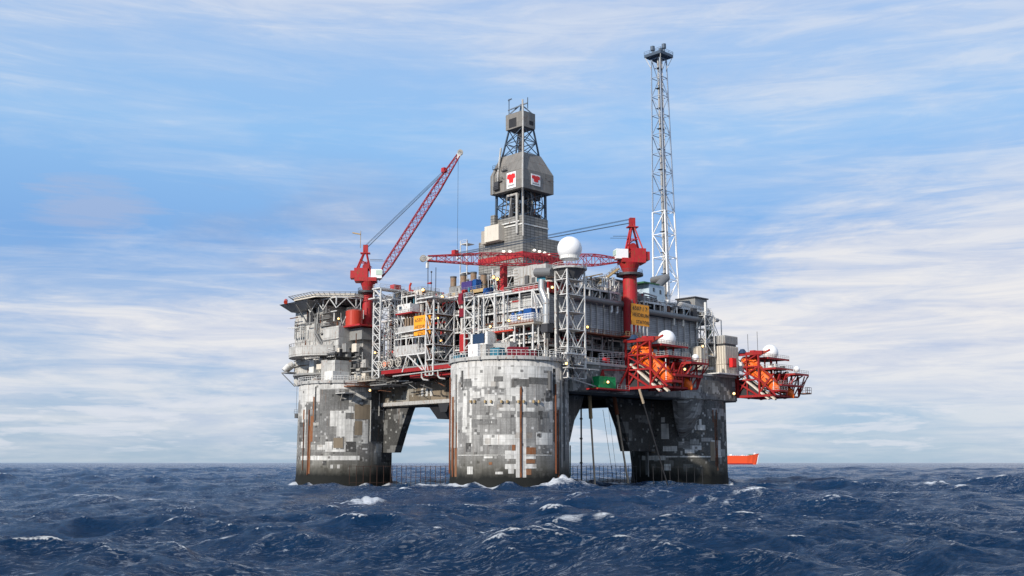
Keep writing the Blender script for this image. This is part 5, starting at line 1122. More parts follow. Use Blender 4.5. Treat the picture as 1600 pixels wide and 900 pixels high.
part('platform', MB().box(-6.2, 3.2, y0 - .8, y1 + 3, 52.6, 52.9).rail([(-6.2, y1 + 3, 52.9), (-6.2, y0 - .8, 52.9), (3.2, y0 - .8, 52.9)]), 'frame_white', t)
# lattice strip right of tower
t = thing('lattice_tower', 'narrow white scaffold tower above the white locker on the nearest leg', 'tower', (1, 18, 34)); y0, _ = onX(741, 500, 0); y1, _ = onX(726, 500, 0); tw = (0, 3, y0, y1); lattice(t, tw, 38, tw, 52.2, 5, .34, .2, 'frame_white', 'D'); part('platform', MB().box(-.4, 3, y0, y1, 52.2, 52.4).rail([(-.4, y1, 52.4), (-.4, y0, 52.4)]).beam((0, y1, 38), (0, y1, 33.6), .3).beam((0, y0, 38), (3, y0, 35), .3), 'frame_white', t)
# big white portal frame over the nearest leg
t = thing('portal_frame', 'tall white portal frame of posts and beams above the nearest leg', 'frame', (1.4, 0, 33.4)); zt1 = 52.4
for px in (748, 756, 773, 787, 803, 819, 833): y, _ = onX(px, 500, 1.4); part('post', MB().beam((1.4, y, 34), (1.4, y, zt1 if px < 800 else 43.0), .45 if px in (773, 787) else .32), 'frame_white', t)
ya, _ = onX(742, 500, 1.4); yb, _ = onX(838, 500, 1.4); yc, _ = onX(800, 500, 1.4); m = MB().beam((1.4, ya, zt1), (1.4, yc, zt1), .4).beam((1.4, ya, 43.0), (1.4, yc, 43.0), .35).beam((1.4, yc + 1, 40.4), (1.4, yb, 40.4), .35).beam((1.4, ya, 36), (1.4, yb, 36), .35).beam((1.4, yc + 6, 38.6), (1.4, yc, 40.4), .3)
y5, _ = onX(757, 480, 1.4); y6, _ = onX(772, 480, 1.4); m.beam((1.4, y5, 49.5), (1.4, (y5 + y6) / 2, 52.2), .22).beam((1.4, y6, 49.5), (1.4, (y5 + y6) / 2, 52.2), .22); part('beam', m, 'frame_white', t)
m = MB(); yd, _ = onX(836, 470, 1.4); m.beam((1.4, yd + .8, 52), (1.4, yd - 1.2, 43.4), .3).beam((1.4, yd + .8, 52), (2.2, yd - 2.6, 46), .25).beam((1.4, yd - 1.2, 43.4), (1.4, yd - 1.2, 36), .3); part('prop', m, 'frame_white', t)
# left yellow sign
t = thing('name_sign', 'left yellow sign half hidden behind the white lattice tower', 'sign', (-3, 32, 44), 'yellow platform name signs')
SX = -4.6; (ya, za), (yb, zb) = onX(647, 494.5, SX), onX(672.5, 489, SX); _, zl = onX(647, 525, SX); part('board', MB().box(SX, SX + .15, yb, ya, zl, za), 'sign_yellow', t)
wd = ya - yb
for tx, oy, oz, sz in (('6507 / 7', .5, 1.75, .21), ('HEIDRUN', .4, 3.65, .19), ('STATOIL', wd * .24, 5.6, .172)): part('lettering', MB().text(tx, (SX - .03, ya - oy, za - oz), (0, -1, 0), (0, 0, 1), wd * sz), 'text_black', t)
m = MB(); [m.box(SX, SX + .2, ya - .6 - i * 1.5, ya - 1.0 - i * 1.5, za, za + .8) for i in range(5)]; part('hanger', m, 'grey_dark', t)
# right yellow sign
t = thing('name_sign', 'right yellow sign hung beside the red pedestal of the right crane', 'sign', (37, -14.6, 44), 'yellow platform name signs')
(xa, za), (xb, _) = onY(986.5, 473.5, -14.6), onY(1014, 482, -14.6); _, zl = onY(987, 507, -14.6); part('board', MB().box(xa, xb, -14.6, -14.45, zl, za), 'sign_yellow', t)
wd = xb - xa
for tx, ox, oz, sz in (('6507 / 7', .5, 1.75, .21), ('HEIDRUN', .4, 3.55, .19), ('STATOIL', wd * .25, 5.45, .172)): part('lettering', MB().text(tx, (xa + ox, -14.63, za - oz), (1, 0, 0), (0, 0, 1), wd * sz), 'text_black', t)
m = MB(); [m.beam((xa + .6 + i * 1.7, -14.5, za), (xa + .9 + i * 1.7, -14.0, za + 1.2), .2) for i in range(5)]; part('hanger', m, 'grey_dark', t)
m = MB(); [m.beam((xa + .2 + i * 1.7, -14.4, zl), (xa + .2 + i * 1.7, -14.4, zl - 3.2), .4) for i in range(5)]; m.beam((xa, -14.4, zl - 3.2), (xb, -14.4, zl - 3.2), .3); part('support_frame', m, 'white_paint', t)
# white balcony with panels
t = thing('service_balcony', 'white panelled balcony below the left yellow sign on slanted legs', 'balcony', (-5, 42, 37)); ya, _ = onX(617, 560, -5); yb, _ = onX(664, 550, -5)
part('floor', MB().box(-5, 3, yb, ya, 37.2, 37.6), 'frame_white', t); part('panel', MB().box(-5.05, -4.9, yb + 3.2, ya, 37.6, 40.2), 'grey_light', t)
m = MB(); [m.beam((-5.05, y, 37.6), (-5.05, y, 42.2 if i % 2 == 0 else 40.2), .18) for i, y in enumerate(np.linspace(yb, ya, 11))]; m.beam((-5, yb, 42.2), (-5, ya, 42.2), .25).beam((-5, yb, 44.3), (-5, ya, 43.9), .3).rail([(-5.05, yb, 37.6), (-5.05, yb + 3.2, 37.6)], 2.2, .5, .06); part('frame', m, 'frame_white', t)
m = MB(); ym = (ya + yb) / 2
for a_, b_ in ((ym + 1, ym + 3.2), (ym + 1, yb + .8), (ym - 3.5, yb + 0)): m.beam((-5, a_, 37.2), (-5, b_, 32.6), .3)
part('prop', m, 'frame_white', t)
m = MB(); [m.cyl((-2, y, 44.6), (-2, y, 49.6), .32, 8) for y in np.linspace(ya - 1, ym - 3, 8)]; part('vent_pipe', m, 'stack_tan', t)
part('fascia', MB().box(-3.4, 0, ym - 3, ya + 1, 44.2, 46), 'grey_light', t)
t = thing('side_platform', 'white railed platform with dark red underside beside the left lattice tower', 'balcony', (-4, 46, 50)); ya, za = onX(618, 491, -4); yb, zb = onX(644, 487, -4); part('floor', MB().box(-4, 3, yb, ya, 49.6, 50.0), 'truss_red', t); part('house', MB().box(-3.6, 0, yb + 1.5, ya - .4, 50, 52.6), 'white_paint', t); part('railing', MB().rail([(-4, yb, 50), (-4, ya, 50), (2, ya, 50)]), 'frame_white', t); part('window', MB().box(-3.7, -3.5, ya - 2.4, ya - 1.2, 51, 52), 'glass_dark', t)
# hose reels
for px, r_, mt, lab in ((631, 1.15, 'beige_dark', 'largest hose reel, rightmost of the row on the left deck edge'), (617, 1.0, 'grey_dark', 'dark hose reel second from the right on the left deck edge'), (607, .9, 'lifeboat_orange', 'orange hose reel on the left deck edge'), (600, .85, 'grey_mid', 'leftmost grey hose reel on the left deck edge')):
    y, z = onX(px - 7 if px == 631 else px - 5, 566, -5.5); tt = thing('hose_reel', lab, 'reel', (-5.5, y, 34.2), 'hose reels on the left deck edge'); z = 34.4 + r_
    part('hose', MB().cyl((-5.8, y, z), (-3.8, y, z), r_ * .8, 20), 'steel_dark' if mt != 'lifeboat_orange' else mt, tt)
    m = MB()
    for xx in (-5.9, -3.8):
        for i in range(20): a_, b_ = 2 * math.pi * i / 20, 2 * math.pi * (i + 1) / 20; m.beam((xx, y + r_ * 1.15 * math.cos(a_), z + r_ * 1.15 * math.sin(a_)), (xx, y + r_ * 1.15 * math.cos(b_), z + r_ * 1.15 * math.sin(b_)), .16)
        for i in range(3): a_ = math.pi * i / 3; m.beam((xx, y + r_ * math.cos(a_), z + r_ * math.sin(a_)), (xx, y - r_ * math.cos(a_), z - r_ * math.sin(a_)), .12)
    part('flange', m, 'beige_panel', tt); part('stand', MB().box(-5.6, -4, y - .8, y + .8, 34.0, 34.4), 'grey_light', tt)
# red beams and hanging pipes below the left deck edge
t = thing('red_edge_beam', 'dark red beams hung with grey hook pipes under the left deck edge', 'beam', (-5, 40, 32)); ya, _ = onX(596, 585, -4.8); yb, _ = onX(703, 575, -4.8)
part('beam', MB().box(-4.9, -4.2, yb - 2, ya, 32.5, 33.6), 'truss_red', t); part('beam', MB().box(-3.8, 2, yb - 2, ya - 12, 30.8, 31.6), 'truss_red', t); part('beam', MB().box(-3.8, 2.5, ya - 12, ya, 32.2, 33.4), 'truss_red', t)
part('pipe', MB().pipe([(-5.2, ya - 6, 31.6), (-5.2, yb - 2, 32.2)], .2), 'grey_light', t)
for py_ in (yb + 4.5, yb + 11.5): part('hook_pipe', MB().pipe([(-5.2, py_, 32), (-5.2, py_, 30.6), (-5.2, py_ - .8, 29.9), (-5.2, py_ - 3, 29.6)], .24), 'grey_light', t)
random.seed(9)
for i in range(14): y = random.uniform(yb, ya + 2); part('pipe', MB().pipe([(random.uniform(-3, 1), y, random.uniform(27.5, 31)), (random.uniform(-3, 1), y + random.uniform(2, 6), random.uniform(28, 31))], random.uniform(.08, .18), 6), random.choice(['grey_mid', 'grey_light', 'grey_dark', 'rust_brown']), t)
t = thing('lower_platform', 'tangle of rusty lower platforms between left leg and brown girder', 'platform', (-3, 58, 29))
for (a0, a1, b0, b1, z, mt) in ((-6, 3, 50, 60, 30.8, 'beige_dark'), (-5, 3, 46, 54, 29.4, 'grey_mid'), (-9, -2, 56, 62, 29.3, 'rust_orange'), (-11, -7, 58, 63, 27.2, 'grey_light')): part('floor', MB().box(a0, a1, b0, b1, z, z + .25).rail([(a0, b1, z + .25), (a0, b0, z + .25), (a1, b0, z + .25)]), mt, t)
part('strut', MB().beam((-10.5, 60, 27.2), (-9, 63.5, 24), .25).beam((-7.5, 58, 27.2), (-7, 61, 24.4), .25), 'beige_panel', t)
# ------------------------------------------------------------------ upper left roof
def yx(px, py, c): y, z = onX(px, py, c); return (c, y, z)
t = thing('equipment_house', 'ribbed beige grey equipment house on the roof behind the left sign', 'building', (8, 40, 54)); (ya, za), (yb, zb) = onX(637, 456, 8), onX(659, 451, 8)
part('wall', MB().box(8, 16, yb, ya, 53, za), 'beige_panel', t); m = MB(); [m.box(7.9, 8.02, y, y + .25, 53.4, za - .1) for y in np.arange(yb + .3, ya, .9)]; [m.box(x, x + .25, yb - .1, yb + .02, 53.4, za - .1) for x in np.arange(8.3, 16, .9)]; part('rib', m, 'beige_dark', t); part('red_underside', MB().box(7.5, 12, yb, ya + 1, 52.2, 52.99), 'truss_red', t)
part('railing', MB().rail([(8, ya, za), (8, yb, za), (15, yb, za)], .9), 'grey_mid', t)
t = thing('wind_sock_mast', 'thin masts with a red and white wind sock behind the equipment house', 'mast', (10, 30, 55)); a = yx(674, 436, 10); m = MB().beam((10, a[1], 53), (10, a[1], a[2] + 2.2), .12).sphere((10, a[1], a[2] + 2.2), .3, 8, 6); part('mast', m, 'steel_dark', t); b = yx(681, 430, 10); part('mast', MB().beam((10, b[1], 53), (10, b[1], b[2] + 2.4), .16), 'blue_steel', t); c = yx(670, 443, 10); part('wind_sock', MB().cyl((10, a[1], c[2]), (10, a[1] + 1.8, c[2] + .1), .35, 10, .2), 'crane_red', t)
m = MB(); [m.add(*(lambda q: (q.v, q.f))(MB().sphere(yx(px, py, 8), .9, 10, 7))) for px, py in ((625, 455), (630, 456), (634, 458))]; solo('machinery_cluster', 'dark blue grey machinery heap left of the equipment house', 'machinery', m, 'blue_steel', yx(630, 460, 8))
a = yx(640, 447, 7.5); solo('vent_spigot', 'small red bent vent pipe on top of the equipment house', 'vent', MB().pipe([(7.6, a[1], a[2] - 2), (7.6, a[1], a[2]), (7.6, a[1] - .6, a[2] + .9)], .32, 8), 'tank_red', a)
# container deck between the stacks
def container(label, x0, y0, z0, dx, dy, dz, mt, long_='y', group='freight containers and skips'):
    tt = thing('container', label, 'container', (x0, y0, z0), group); part('body', MB().box(x0 + .06, x0 + dx - .06, y0 + .06, y0 + dy - .06, z0 + .05, z0 + dz - .05), mt, tt)
    m = MB(); st = .42
    for y in np.arange(y0 + .35, y0 + dy - .3, st): m.box(x0 - .0, x0 + .1, y, y + .2, z0 + .2, z0 + dz - .2)
    for x in np.arange(x0 + .35, x0 + dx - .3, st): m.box(x, x + .2, y0 - .0, y0 + .1, z0 + .2, z0 + dz - .2)
    part('corrugation', m, mt, tt); m = MB()
    for a in (x0, x0 + dx - .16):
        for b in (y0, y0 + dy - .16): m.box(a - .02, a + .18, b - .02, b + .18, z0, z0 + dz)
    m.box(x0 - .02, x0 + dx + .02, y0 - .03, y0 + .13, z0 + dz - .18, z0 + dz + .02).box(x0 - .03, x0 + .13, y0 - .02, y0 + dy + .02, z0 + dz - .18, z0 + dz + .02); part('frame', m, mt, tt); return tt
t = thing('container_deck', 'tan cantilever platform under the purple container by the stacks', 'platform', (8, 30, 54)); a, b = yx(707, 459, 8), yx(757, 450, 8); zf = (a[2] + b[2]) / 2
part('floor', MB().box(8, 14, b[1], a[1], zf - .5, zf), 'tan_beam', t); part('edge_beam', MB().box(7.8, 7.99, b[1], a[1], zf - .9, zf + .1), 'tan_beam', t); part('support', MB().box(9, 13, b[1] + 1, a[1] - 1, 52, zf - .5), 'near_black', t)
part('railing', MB().rail([(8, b[1], zf), (8, a[1], zf)]), 'grey_mid', t)
a = yx(721, 452, 8.6); b = yx(737, 449, 8.6); container('purple striped container in front of the second stack', 8.6, b[1], zf, 2.4, a[1] - b[1], 3.0, 'container_purple')
a = yx(738, 450, 8.6); container('small dark blue box with round lid beside the tallest stack', 8.6, a[1] - 1.6, zf, 2, 1.5, 3.2, 'container_blue')
a = yx(757, 460, 8); b = yx(767, 458, 8); container('blue box at the right end of the stack row near the red post', 7.5, b[1], zf - 2.0, 2.4, a[1] - b[1], 1.8, 'container_blue')
m = MB().box(9.5, 12, 29, 35.5, zf, zf + 2.4); solo('generator_house', 'grey generator casing between the exhaust stacks', 'machinery', m, 'grey_mid', (10, 30, zf))
# turbine intake box with silver duct
t = thing('intake_house', 'pale ribbed intake box on a red beam above the blue skip', 'building', (3, 0, 52)); a, b = yx(803, 423, 4), yx(839, 417, 4); yb_ = b[1]
part('wall', MB().box(4, 10, yb_, a[1], 53.4, 59.2), 'grey_light', t); m = MB(); [m.box(3.9, 4.02, y, y + .16, 53.6, 59) for y in np.arange(yb_ + 2.4, a[1] - 1.4, 1.3)]; [m.box(3.88, 4.02, a[1] - 1.5, a[1], z, z + .2) for z in np.arange(53.6, 59, .8)]; m.box(3.9, 4.02, yb_ + 2, a[1] - 1.5, 56.2, 56.4); part('rib', m, 'beige_dark', t)
part('red_beam', MB().box(3.2, 3.9, yb_ - 1, a[1], 52.5, 53.38), 'crane_red', t); part('nose', MB().box(3.4, 9, yb_ - 3.8, yb_, 54, 58.8), 'grey_light', t)
t = thing('silver_duct', 'silver duct running down past the intake box in front of the wall', 'duct', (2, -8, 43)); a, b, c, d = yx(846, 437, 1.8), yx(846, 452, 1.8), yx(853, 470, 1.8), yx(853, 505, 1.8); part('pipe', MB().pipe([a, b, c, d], .82, 16), 'silver_duct', t)
m = MB(); [m.cyl((1.8, d[1], z), (1.8, d[1], z + .25), .95, 16) for z in (d[2] + 2, d[2] + 5, d[2] - .2)]; part('flange', m, 'grey_light', t); part('end_box', MB().box(1, 3.2, d[1] - 1.3, d[1] + 1, d[2] - 2.4, d[2] - .2), 'steel_dark', t)
a = yx(838, 426, 3); t = pipe_thing('fat grey exhaust pipe lying at the top of the intake box toward the radome tower', [a, (3, a[1] - 6, a[2] - .6)], 1.2, 'duct_grey')
t = thing('louvred_wall', 'dark blue grey panel wall behind the silver duct', 'wall', (3, -10, 43)); part('panel', MB().box(3.0, 12, -10.6, -9.82, 43.0, 50.6), 'louvre_grey', t)
t = thing('pipe_bundle', 'red and white pipework beside the radome tower below its top', 'pipe', (4, -12, 50)); part('beam', MB().box(3.2, 9, -11.2, -10.7, 51, 53.8), 'truss_red', t); m = MB().pipe([(2.6, -10, 53.8), (6, -12, 54.4), (6, -12, 57)], .35); m.pipe([(2.8, -11.4, 46), (2.8, -11.4, 52)], .3); m.pipe([(2.4, -12, 43.5), (2.4, -12, 50.4), (2.4, -10, 50.4)], .22); part('pipe', m, 'white_paint', t); part('drum', MB().cyl((3, -10.5, 55.8), (5, -12.5, 55.8), 1.1, 14), 'beige_dark', t)
# balcony with blue skip
t = thing('skip_balcony', 'white railed balcony with rusty toe board holding the blue skip', 'balcony', (-1, -3, 43)); a, b = yx(795, 507, -.6), yx(834, 498, -.6); zb_ = (a[2] + b[2]) / 2 - .2
part('floor', MB().box(-.6, 4, b[1], a[1], zb_ - .7, zb_), 'beige_dark', t); part('toe_board', MB().box(-.68, -.61, b[1], a[1], zb_ - .2, zb_ + .5), 'rust_orange', t)
m = MB()
for y in np.arange(b[1], a[1], .55): m.beam((-.7, y, zb_), (-.7, y, zb_ + 2.1), .12)
for x in np.arange(-.7, 4, .55): m.beam((x, b[1], zb_), (x, b[1], zb_ + 2.1), .12)
for z in (.8, 1.5, 2.1): m.beam((-.7, b[1], zb_ + z), (-.7, a[1], zb_ + z), .12); m.beam((-.7, b[1], zb_ + z), (4, b[1], zb_ + z), .12)
part('railing', m, 'white_clean', t); m = MB(); [m.beam((-.3, y, zb_ - .7), (-.3, y, 33.6), .3) for y in np.linspace(b[1] + .6, a[1] - 2, 3)]; part('post', m, 'frame_white', t)
y_, z_ = onX(830, 494, .2); ya_, _ = onX(818, 494, .2); container('bright blue skip standing on the white balcony', .2, y_, zb_ + 1.0, 3.2, ya_ - y_, 2.6, 'container_blue')
p = yx(803, 495, .5); m = MB().box(0, 1.6, p[1] - 1.5, p[1] + .6, zb_, zb_ + 2.3).sphere((.4, p[1] - 2.6, zb_ + 2.4), .8, 10, 8).sphere((.4, p[1] + .2, zb_ + 2.6), .5, 10, 8); solo('pump_unit', 'blue pump unit left of the bright blue skip on the balcony', 'machinery', m, 'container_blue', (0, p[1], zb_))
t = thing('walkway', 'rusty railed walkway left of the skip balcony', 'walkway', (1, 8, 41)); a = yx(762, 515, .8); part('deck_plate', MB().box(.8, 4, b[1] + 9, a[1], 41.6, 42.0), 'tank_red', t); part('railing', MB().rail([(.8, b[1] + 9, 42), (.8, a[1], 42)], 1.1, .9, .08), 'frame_white', t)
# containers on the nearest leg
zf = 33.4
y_, _ = onX(746, 560, -8); y2, _ = onX(731.5, 560, -8); tt = container('bright white locker standing at the left rim of the nearest leg', -8, y_, zf, 2.6, y2 - y_, 4.3, 'white_clean')
y_, _ = onX(757, 560, -7); container('narrow grey container right of the bright white locker', -7, y_ - .5, zf, 2.6, 2.8, 4.2, 'grey_light')
y_, _ = onX(782, 560, -5); y2, _ = onX(757, 560, -5); container('large grey container behind the small teal skip', -3.6, y_ - 2, zf, 2.6, y2 - y_, 4.6, 'grey_light')
y_, _ = onX(780, 560, -7); y2, _ = onX(766, 560, -7); container('small teal skip in front of the large grey container', -7, y_, zf, 2, y2 - y_, 2.9, 'container_teal')
y_, _ = onX(756, 540, -4); y2, _ = onX(739, 540, -4); container('dark blue container stacked above and behind the white locker', -4, y_, 38.4, 2.6, y2 - y_, 2.6, 'container_navy')
solo('locker_stand', 'white flat rack under the dark blue container', 'stand', MB().box(-4, -1.4, y_ - 1.4, y2 + 1.0, 37.9, 38.38).box(-4, -1.4, y_ - 1.4, y_ - .4, 38.38, 41.4).box(-4, -1.4, y2 + .2, y2 + 1, 38.38, 41.2).beam((-3.8, y_, 33.4), (-3.8, y_, 38), .3).beam((-3.8, y2, 33.4), (-3.8, y2, 38), .3), 'white_paint', (-4, y_, 38))
x_, _ = onY(792, 555, -9); 
def on_rim(px, py, d, r_): a, z = onCyl(px, py, 0, 0, r_); return r_ * math.cos(a), r_ * math.sin(a)
xa, ya = on_rim(795, 560, 0, 11); xb, yb = on_rim(826, 560, 0, 11)
tt = thing('container', 'long maroon container lying at the front rim of the nearest leg', 'container', (xa, ya, zf), 'freight containers and skips')
def obb(m, p, q, wdt, z0, z1):
    d = Vector((q[0] - p[0], q[1] - p[1])).normalized(); n_ = Vector((-d.y, d.x)); vs = []
    for z in (z0, z1):
        for c, s_ in ((p, 0), (q, 0), (q, 1), (p, 1)): vs.append((c[0] + n_.x * wdt * s_, c[1] + n_.y * wdt * s_, z))
    return m.add(vs, [(0, 1, 2, 3), (7, 6, 5, 4), (0, 4, 5, 1), (1, 5, 6, 2), (2, 6, 7, 3), (3, 7, 4, 0)])
part('body', obb(MB(), (xa, ya), (xb, yb), 2.4, zf, zf + 2.7), 'container_maroon', tt); m = MB(); d = Vector((xb - xa, yb - ya)).normalized()
for k in np.arange(.3, math.hypot(xb - xa, yb - ya) - .3, .45): obb(m, (xa + d.x * k + d.y * .08, ya + d.y * k - d.x * .08), (xa + d.x * (k + .22) + d.y * .08, ya + d.y * (k + .22) - d.x * .08), .1, zf + .2, zf + 2.5)
part('corrugation', m, 'container_maroon', tt)
xa, ya = on_rim(828, 560, 0, 10.6); xb, yb = on_rim(838, 560, 0, 10.6); tt = thing('container', 'short open maroon skip right of the long maroon container', 'container', (xa, ya, zf), 'freight containers and skips'); part('body', obb(MB(), (xa, ya), (xb, yb), 2, zf, zf + 1.9), 'container_maroon', tt); part('lip', obb(MB(), (xa, ya), (xb, yb), .15, zf + 1.9, zf + 2.1), 'rust_brown', tt)
xa, ya = on_rim(843, 560, 0, 10.6); xb, yb = on_rim(850, 560, 0, 10.6); tt = thing('pipe_basket', 'brown open basket of pipes at the right rim of the nearest leg', 'basket', (xa, ya, zf)); part('frame', obb(MB(), (xa, ya), (xb, yb), 2, zf, zf + .5), 'rust_brown', tt); m = MB(); [m.cyl((xa + .3, ya + .3 + k * .4, zf + .7 + (k % 2) * .35), (xb, yb + .3 + k * .4, zf + .7 + (k % 2) * .35), .16, 8) for k in range(5)]; part('pipe', m, 'grey_dark', tt)
p = yx(712, 558, -5); container('teal box half hidden left of the nearest leg rim', -5, p[1] - 1.6, 34, 2, 2.6, 1.8, 'container_teal')
solo('red_column', 'upright red beam block left of the white locker', 'beam', MB().box(1.8, 2.6, 19.5, 22.0, 37.4, 42.6), 'crane_red', (2, 20, 37))
y_, _ = onX(718, 478, 2); solo('equipment_locker', 'upper dark red locker below the leftmost exhaust stack', 'locker', MB().box(2.2, 2.9, y_ - 1.4, y_ + .8, 51.2, 54.4), 'container_maroon', (2, y_, 51)); solo('equipment_locker', 'lower dark red locker below the leftmost exhaust stack', 'locker', MB().box(2.2, 2.9, y_ - 1.5, y_ + .4, 47.6, 50.0), 'container_maroon', (2, y_, 47))
# ------------------------------------------------------------------ right side cabins
def ribbed(label, x0, x1, y0, y1, z0, z1, mt='beige_panel', step=.9, base=None, rib='beige_dark', extra=None):
    tt = thing('cabin', label, 'cabin', (x0, y0, z0), 'ribbed beige cabins'); part('wall', MB().box(x0, x1, y0, y1, z0, z1), mt, tt); m = MB()
    for y in np.arange(y0 + .25, y1, step): m.box(x0 - .12, x0 + .01, y, y + step * .45, z0 + .15, z1 - .1)
    for x in np.arange(x0 + .25, x1, step): m.box(x, x + step * .45, y0 - .12, y0 + .01, z0 + .15, z1 - .1)
    part('rib', m, 'grey_light' if rib is None else rib, tt); return tt
X0 = 75.9; Y0 = -16
ribbed('tall ribbed beige cabin, middle storey of the stack at the right end', X0, X0 + 7, Y0, Y0 + 11, 36.6, 42.2)
tt = ribbed('lowest ribbed cabin of the stack at the right end over the girder', X0 + .2, X0 + 6.8, Y0 + .1, Y0 + 13, 33.7, 36.5); part('sign_plate', MB().box(X0 + .0, X0 + .1, Y0 + 4.5, Y0 + 7.4, 35.1, 35.9), 'white_clean', tt)
ribbed('top ribbed grey cabin of the stack at the right end', X0 + .1, X0 + 7, Y0 + .1, Y0 + 5.5, 42.9, 45.4, 'grey_light', .7, rib='grey_mid'); ribbed('upper ribbed cabin set back beside the white stair tower', X0 + .1, X0 + 6, Y0 + 8, Y0 + 12, 42.9, 45.2, 'grey_light', .7, rib='grey_mid')
solo('plinth', 'dark plinth between the middle and top cabins', 'plinth', MB().box(X0 + .4, X0 + 6.6, Y0 + .4, Y0 + 12, 42.203, 42.897), 'steel_dark', (X0, Y0, 42.2))
ribbed('small beige cabin left of the tall ribbed stack', 67.5, 71, -13, -9.9, 34.6, 41.6, step=1.4); solo('cabin_platform', 'white edged platform beneath the ribbed cabins', 'platform', MB().box(71, 85, -17, -3, 33.35, 33.69).rail([(75, -17, 33.69), (85, -17, 33.69)], 1.0).box(83.2, 84.4, -17, -15.8, 34.8, 37.6), 'frame_white', (72, -16, 33.3))
x_, _ = onY(1143, 576, -16.5); solo('red_locker', 'square red locker at the corner of the ribbed cabins', 'locker', MB().box(x_ - 1.1, x_ + 1.1, -17.6, -16.5, 35.6, 38.4).box(x_ - .9, x_ + .9, -17.7, -17.6, 35.9, 38.1), 'emblem_red', (x_, -17, 35.6))
x_, _ = onY(947, 559, -12.5); solo('red_locker', 'small red locker on the deck edge above the green container', 'locker', MB().box(x_ - .9, x_ + .9, -13, -12, 33.6, 35.2).box(x_ - .7, x_ + .7, -13.1, -13, 33.8, 35.0), 'emblem_red', (x_, -12.5, 33.6))
solo('deck_edge_rail', 'white guard rail on the girder top left of the first lifeboat station', 'railing', MB().rail([(10, -13.8, 33.3), (30.5, -13.8, 33.3)], 1.3, 1.7, .1).rail([(20, -13.8, 34.6), (30.5, -13.8, 35.6)], 1.3, 1.7, .1), 'frame_white', (20, -13.8, 33.3))
m = MB(); 
for x in np.arange(11, 21, 1.3): m.box(x, x + .7, -13.2, -12.4, 33.3, 34.6)
solo('vent_row', 'row of small pale vent boxes on the girder behind the rail', 'vent', m, 'beige_panel', (15, -13, 33.3))
# ------------------------------------------------------------------ lifeboat stations
def lifeboat(label, x, p, q, r=1.75):
    tt = thing('lifeboat', label, 'lifeboat', (x, p[0], p[1]), 'orange free-fall lifeboats'); d = Vector((0, q[0] - p[0], q[1] - p[1])); L = d.length; d.normalize(); up = Vector((0, -d.z, d.y)); 
    if up.z < 0: up = -up
    sx = Vector((1, 0, 0)); P0 = Vector((x, *p)); prof = [(0, .55, .6), (.06, .95, .95), (.3, 1.0, 1.0), (.62, 1.0, 1.0), (.8, .82, .88), (.93, .45, .55), (1.0, .08, .12)]; m = MB(); n = 16; vs = []; fs = []
    for t_, a, b in prof:
        for i in range(n):
            th = 2 * math.pi * i / n; c, s_ = math.cos(th), math.sin(th); k = 1.0 if s_ > 0 else .8
            vs.append(P0 + d * (L * t_) + sx * (r * a * math.copysign(abs(c) ** .7, c)) + up * (r * b * k * math.copysign(abs(s_) ** .7, s_)))
    for j in range(len(prof) - 1):
        for i in range(n): fs.append((j * n + i, j * n + (i + 1) % n, (j + 1) * n + (i + 1) % n, (j + 1) * n + i))
    fs += [tuple(range(n)), tuple(range((len(prof) - 1) * n, len(prof) * n))]; m.add(vs, fs); part('hull', m, 'lifeboat_orange', tt, smooth=False)
    m = MB(); c = P0 + d * (L * .10) + up * r * .9
    for i, (s0, s1) in enumerate(((0, .22),)):
        a0, a1 = c, c + d * (L * s1); vs = []
        for e, hh in ((a0, 1.3), (a1, .9)):
            for sx_ in (-.9, .9): vs += [e + sx * sx_, e + sx * sx_ * .8 + up * hh]
        m.add(vs, [(0, 1, 3, 2), (4, 5, 7, 6), (0, 4, 5, 1), (2, 3, 7, 6), (1, 5, 7, 3), (0, 2, 6, 4)])
    w_ = part('wheelhouse', m, 'lifeboat_orange', tt); part('window', MB().box(x - .95, x - .75, (a0.y + a1.y) / 2 - .4, (a0.y + a1.y) / 2 + .4, (a0.z + a1.z) / 2 + .6, (a0.z + a1.z) / 2 + 1.0), 'glass_dark', w_)
    m = MB()
    for t_ in (.3, .62): e = P0 + d * (L * t_); m.beam(e + sx * -(r + .03) - up * r * .6, e + sx * -(r + .03) + up * r * .6, .12)
    part('grab_rail', m, 'truss_red', tt)
    m = MB()
    for t_ in (.16, .24, .36, .44, .54, .7):
        e = P0 + d * (L * t_); m.beam(e + sx * -(r + .015) + up * r * .5 - d * .3, e + sx * -(r + .015) + up * r * .5 + d * .3, .05, .45)
    part('side_window', m, 'glass_dark', tt)
    m = MB()
    for t_ in (.08, .2, .32, .46, .58, .72): e = P0 + d * (L * t_); m.beam(e + sx * -(r * .99) - up * r * .75, e + sx * -(r * .99) + up * r * .85, .1, .1)
    m.beam(P0 + sx * -(r + .05) - up * .1, P0 + d * (L * .8) + sx * -(r + .02) - up * .1, .2, .2); part('rubbing_strake', m, 'rust_orange', tt)
    return tt
